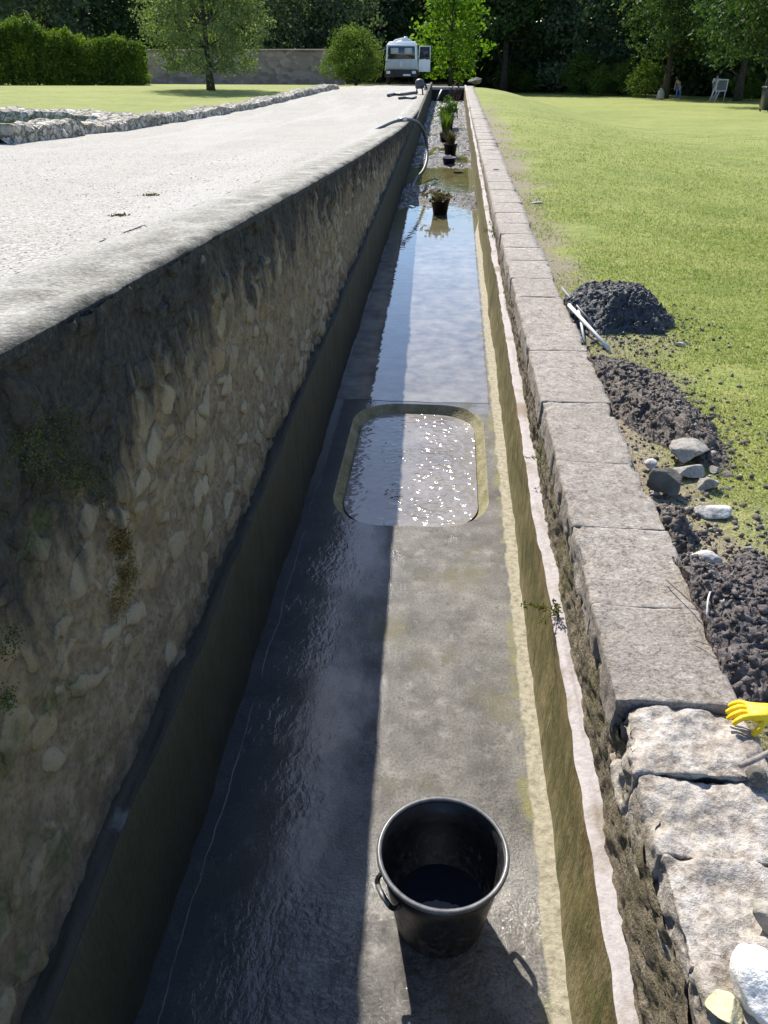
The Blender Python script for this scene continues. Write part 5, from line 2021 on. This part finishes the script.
# standing skeleton: 0 pelvis 1 waist 2 chest 3 neck 4 head | 5 hip 6 knee 7 ankle 8 toe | 9 hip 10 knee 11 ankle 12 toe | 13 shoulder 14 elbow 15 wrist 16 hand | 17..20 other arm
EDG = [(0, 1), (1, 2), (2, 3), (3, 4), (0, 5), (5, 6), (6, 7), (7, 8), (0, 9), (9, 10), (10, 11), (11, 12), (2, 13), (13, 14), (14, 15), (15, 16), (2, 17), (17, 18), (18, 19), (19, 20)]
RAD = [.13, .12, .14, .055, .105, .09, .062, .045, .04, .09, .062, .045, .04, .065, .045, .034, .04, .065, .045, .034, .04]
bend = [(0, 0, .86), (-.05, -.05, 1.0), (-.18, -.2, 1.18), (-.27, -.3, 1.27), (-.34, -.37, 1.36),
        (-.09, 0, .80), (-.11, -.05, .46), (-.12, .03, .07), (-.13, -.13, .04), (.09, 0, .80), (.13, -.06, .46), (.14, .04, .07), (.14, -.12, .04),
        (-.3, -.12, 1.16), (-.36, -.24, .92), (-.38, -.38, .72), (-.39, -.42, .63), (-.05, -.25, 1.16), (-.02, -.36, .92), (-.06, -.48, .72), (-.08, -.5, .63)]
person(ground(677, 60), bend, EDG, RAD, 'person in blue trousers bending forward in the shade at the lawn edge', M_BROWNT, M_JEANS, [1, 2, 13, 14, 17, 18], (-.33, -.35, 1.40))
stand = [(0, 0, .92), (0, 0, 1.08), (0, -.01, 1.32), (0, -.01, 1.48), (0, -.03, 1.62),
         (-.1, 0, .86), (-.11, -.02, .48), (-.11, .03, .07), (-.12, -.13, .04), (.1, 0, .86), (.11, -.02, .48), (.11, .03, .07), (.12, -.13, .04),
         (-.2, 0, 1.38), (-.27, -.05, 1.12), (-.2, -.25, 1.02), (-.17, -.31, 1.0), (.2, 0, 1.38), (.28, -.03, 1.12), (.25, -.2, .95), (.24, -.25, .9)]
person(ground(713, 58.5), stand, EDG, RAD, 'person in a pale shirt standing behind the framed board under the trees', M_TSHIRT, M_BEIGE, [1, 2, 13, 14, 17, 18], (0, 0, 1.66))
# framed board on a stand
M_FRAME = simple('pale_frame', (.50, .48, .45), .6, .3, var=.1)
M_BOARD = simple('grey_board', (.13, .125, .12), .7, .3, var=.2)
fb = ground(716, 55.5)
ea = empty('framed_board', fb, 'pale framed board on a slanting stand in the shade under the trees', 'board')


def ep(x, y, z):
    return (fb[0] + x, fb[1] + y, fb[2] + z)


MB().box(ep(.18, 0, 1.02), (.62, .03, .62)).build('panel', M_BOARD, ea, smooth=False)
b = MB()
for c, s in ((( .18, 0, 1.36), (.76, .05, .07)), ((.18, 0, .68), (.76, .05, .07)), ((-.165, 0, 1.02), (.07, .05, .61)), ((.525, 0, 1.02), (.07, .05, .61))):
    b.box(ep(*c), s)
b.build('frame', M_FRAME, ea, smooth=False)
for p_, q_ in (((-.1, -.03, 1.35), (-.52, -.1, 0)), ((-.02, .04, .68), (-.2, .5, 0)), ((.1, -.03, .66), (-.15, -.1, 0)), ((.5, .03, .66), (.6, .4, 0))):
    MB().tube([ep(*p_), ep(*q_)], .035, 7).build('leg', M_FRAME, ea)
# bag by the first tree
bg = ground(660, 61)
bgt = empty('bag', bg, 'pale bulging bag standing left of the bending person', 'bag')
b = MB()
b.lathe(bg, [(0, 0), (.24, .0), (.28, .12), (.26, .42), (.19, .58), (.12, .66), (.13, .72), (0, .70)], 18)
b.build('sack', simple('pale_cloth', (.42, .38, .32), .85, .2, var=.2, bump=.02), bgt)
MB().tube(smoothline([bg + np.array([-.1, 0, .68]), bg + np.array([-.05, 0, .84]), bg + np.array([.05, 0, .84]), bg + np.array([.1, 0, .68])], 4), .02, 6).build('handle', M_BROWNT, bgt)
# dark wheeled bin at the right
bn = ground(765.5, 40.5)
M_BIN = simple('bin_plastic', (.018, .020, .024), .3, .5, var=.2)
be = empty('bin', bn, 'dark plastic wheeled bin on the lawn at the shade edge', 'bin')
MB().box((bn[0], bn[1], bn[2] + .60), (.50, .55, 1.02), taper=(1.2, 1.2), bev=.03).build('body', M_BIN, be)
MB().box((bn[0], bn[1], bn[2] + 1.10), (.68, .74, .09), bev=.035).build('lid', M_BIN, be)
for sx in (-.2, .2):
    c = np.array([bn[0] + sx, bn[1] + .24, bn[2] + .1])
    MB().tube([c - np.array([.025, 0, 0]), c + np.array([.025, 0, 0])], .1, 16).build('wheel', M_TYRE, be, smooth=False)
MB().tube([(bn[0] - .24, bn[1] + .42, bn[2] + 1.06), (bn[0] + .24, bn[1] + .42, bn[2] + 1.06)], .018, 8).build('handle', M_BIN, be)
# scraps on the coping
for px, py, lb, sz, sd in ((497, 168, 'small white flake lying on the far coping', (.12, .05, .02), 5), (537, 202, 'small white flake on the bare earth beside the coping', (.16, .05, .03), 6)):
    z_ = float(zr(11 if py < 180 else 8.5)) + (.0 if py < 180 else -.07)
    p = P(px, py, z_)
    if py > 180:
        p[2] = float(gz(p[0], p[1]))
    else:
        p[2] = float(zr(p[1]))
    rock((p[0], p[1], p[2] + sz[2] * .4), sz, M_ROCKL, sd, lb, .1, 5, 'stone_flake', 'stone', sub=3)

# ------------------------------------------------------------------ light, sky, camera
SUN = Vector((-.37, .96, 1.0)).normalized()
sun = bpy.data.lights.new('sun', 'SUN')
sun.energy = 4.7
sun.angle = math.radians(.53)
sun.color = (1.0, .94, .84)
so = bpy.data.objects.new('sun', sun)
so.rotation_euler = SUN.to_track_quat('Z', 'Y').to_euler()
so.location = (0, 0, 30)
COL.objects.link(so)
w = bpy.data.worlds.new('World')
sc.world = w
w.use_nodes = True
sky = w.node_tree.nodes.new('ShaderNodeTexSky')
sky.sky_type = 'NISHITA'
sky.sun_disc = False
sky.sun_elevation = math.asin(SUN.z)
sky.sun_rotation = math.atan2(SUN.x, SUN.y)
sky.air_density = 1.0
sky.dust_density = .5
sky.ozone_density = 4.0
bg_ = w.node_tree.nodes['Background']
w.node_tree.links.new(sky.outputs[0], bg_.inputs[0])
bg_.inputs[1].default_value = .14

cam = bpy.data.cameras.new('camera')
cam.sensor_fit = 'AUTO'
cam.sensor_width = 36
cam.lens = FPX / 1024 * 36
cam.clip_end = 1500
cam.clip_start = .05
co = bpy.data.objects.new('camera', cam)
co.location = (0, 0, CAM_H)
co.rotation_euler = (math.pi / 2 - TH, 0, PSI)
COL.objects.link(co)
sc.camera = co
sc.view_settings.view_transform = 'Standard'
sc.view_settings.look = 'None'
sc.view_settings.exposure = .86
sc.view_settings.gamma = 1
sc.view_settings.use_curve_mapping = False
sc.cycles.use_denoising = True
sc.cycles.max_bounces = 8
sc.cycles.sample_clamp_indirect = 6
for o in list(bpy.data.objects):
    if '_o' in o:
        del o['_o']
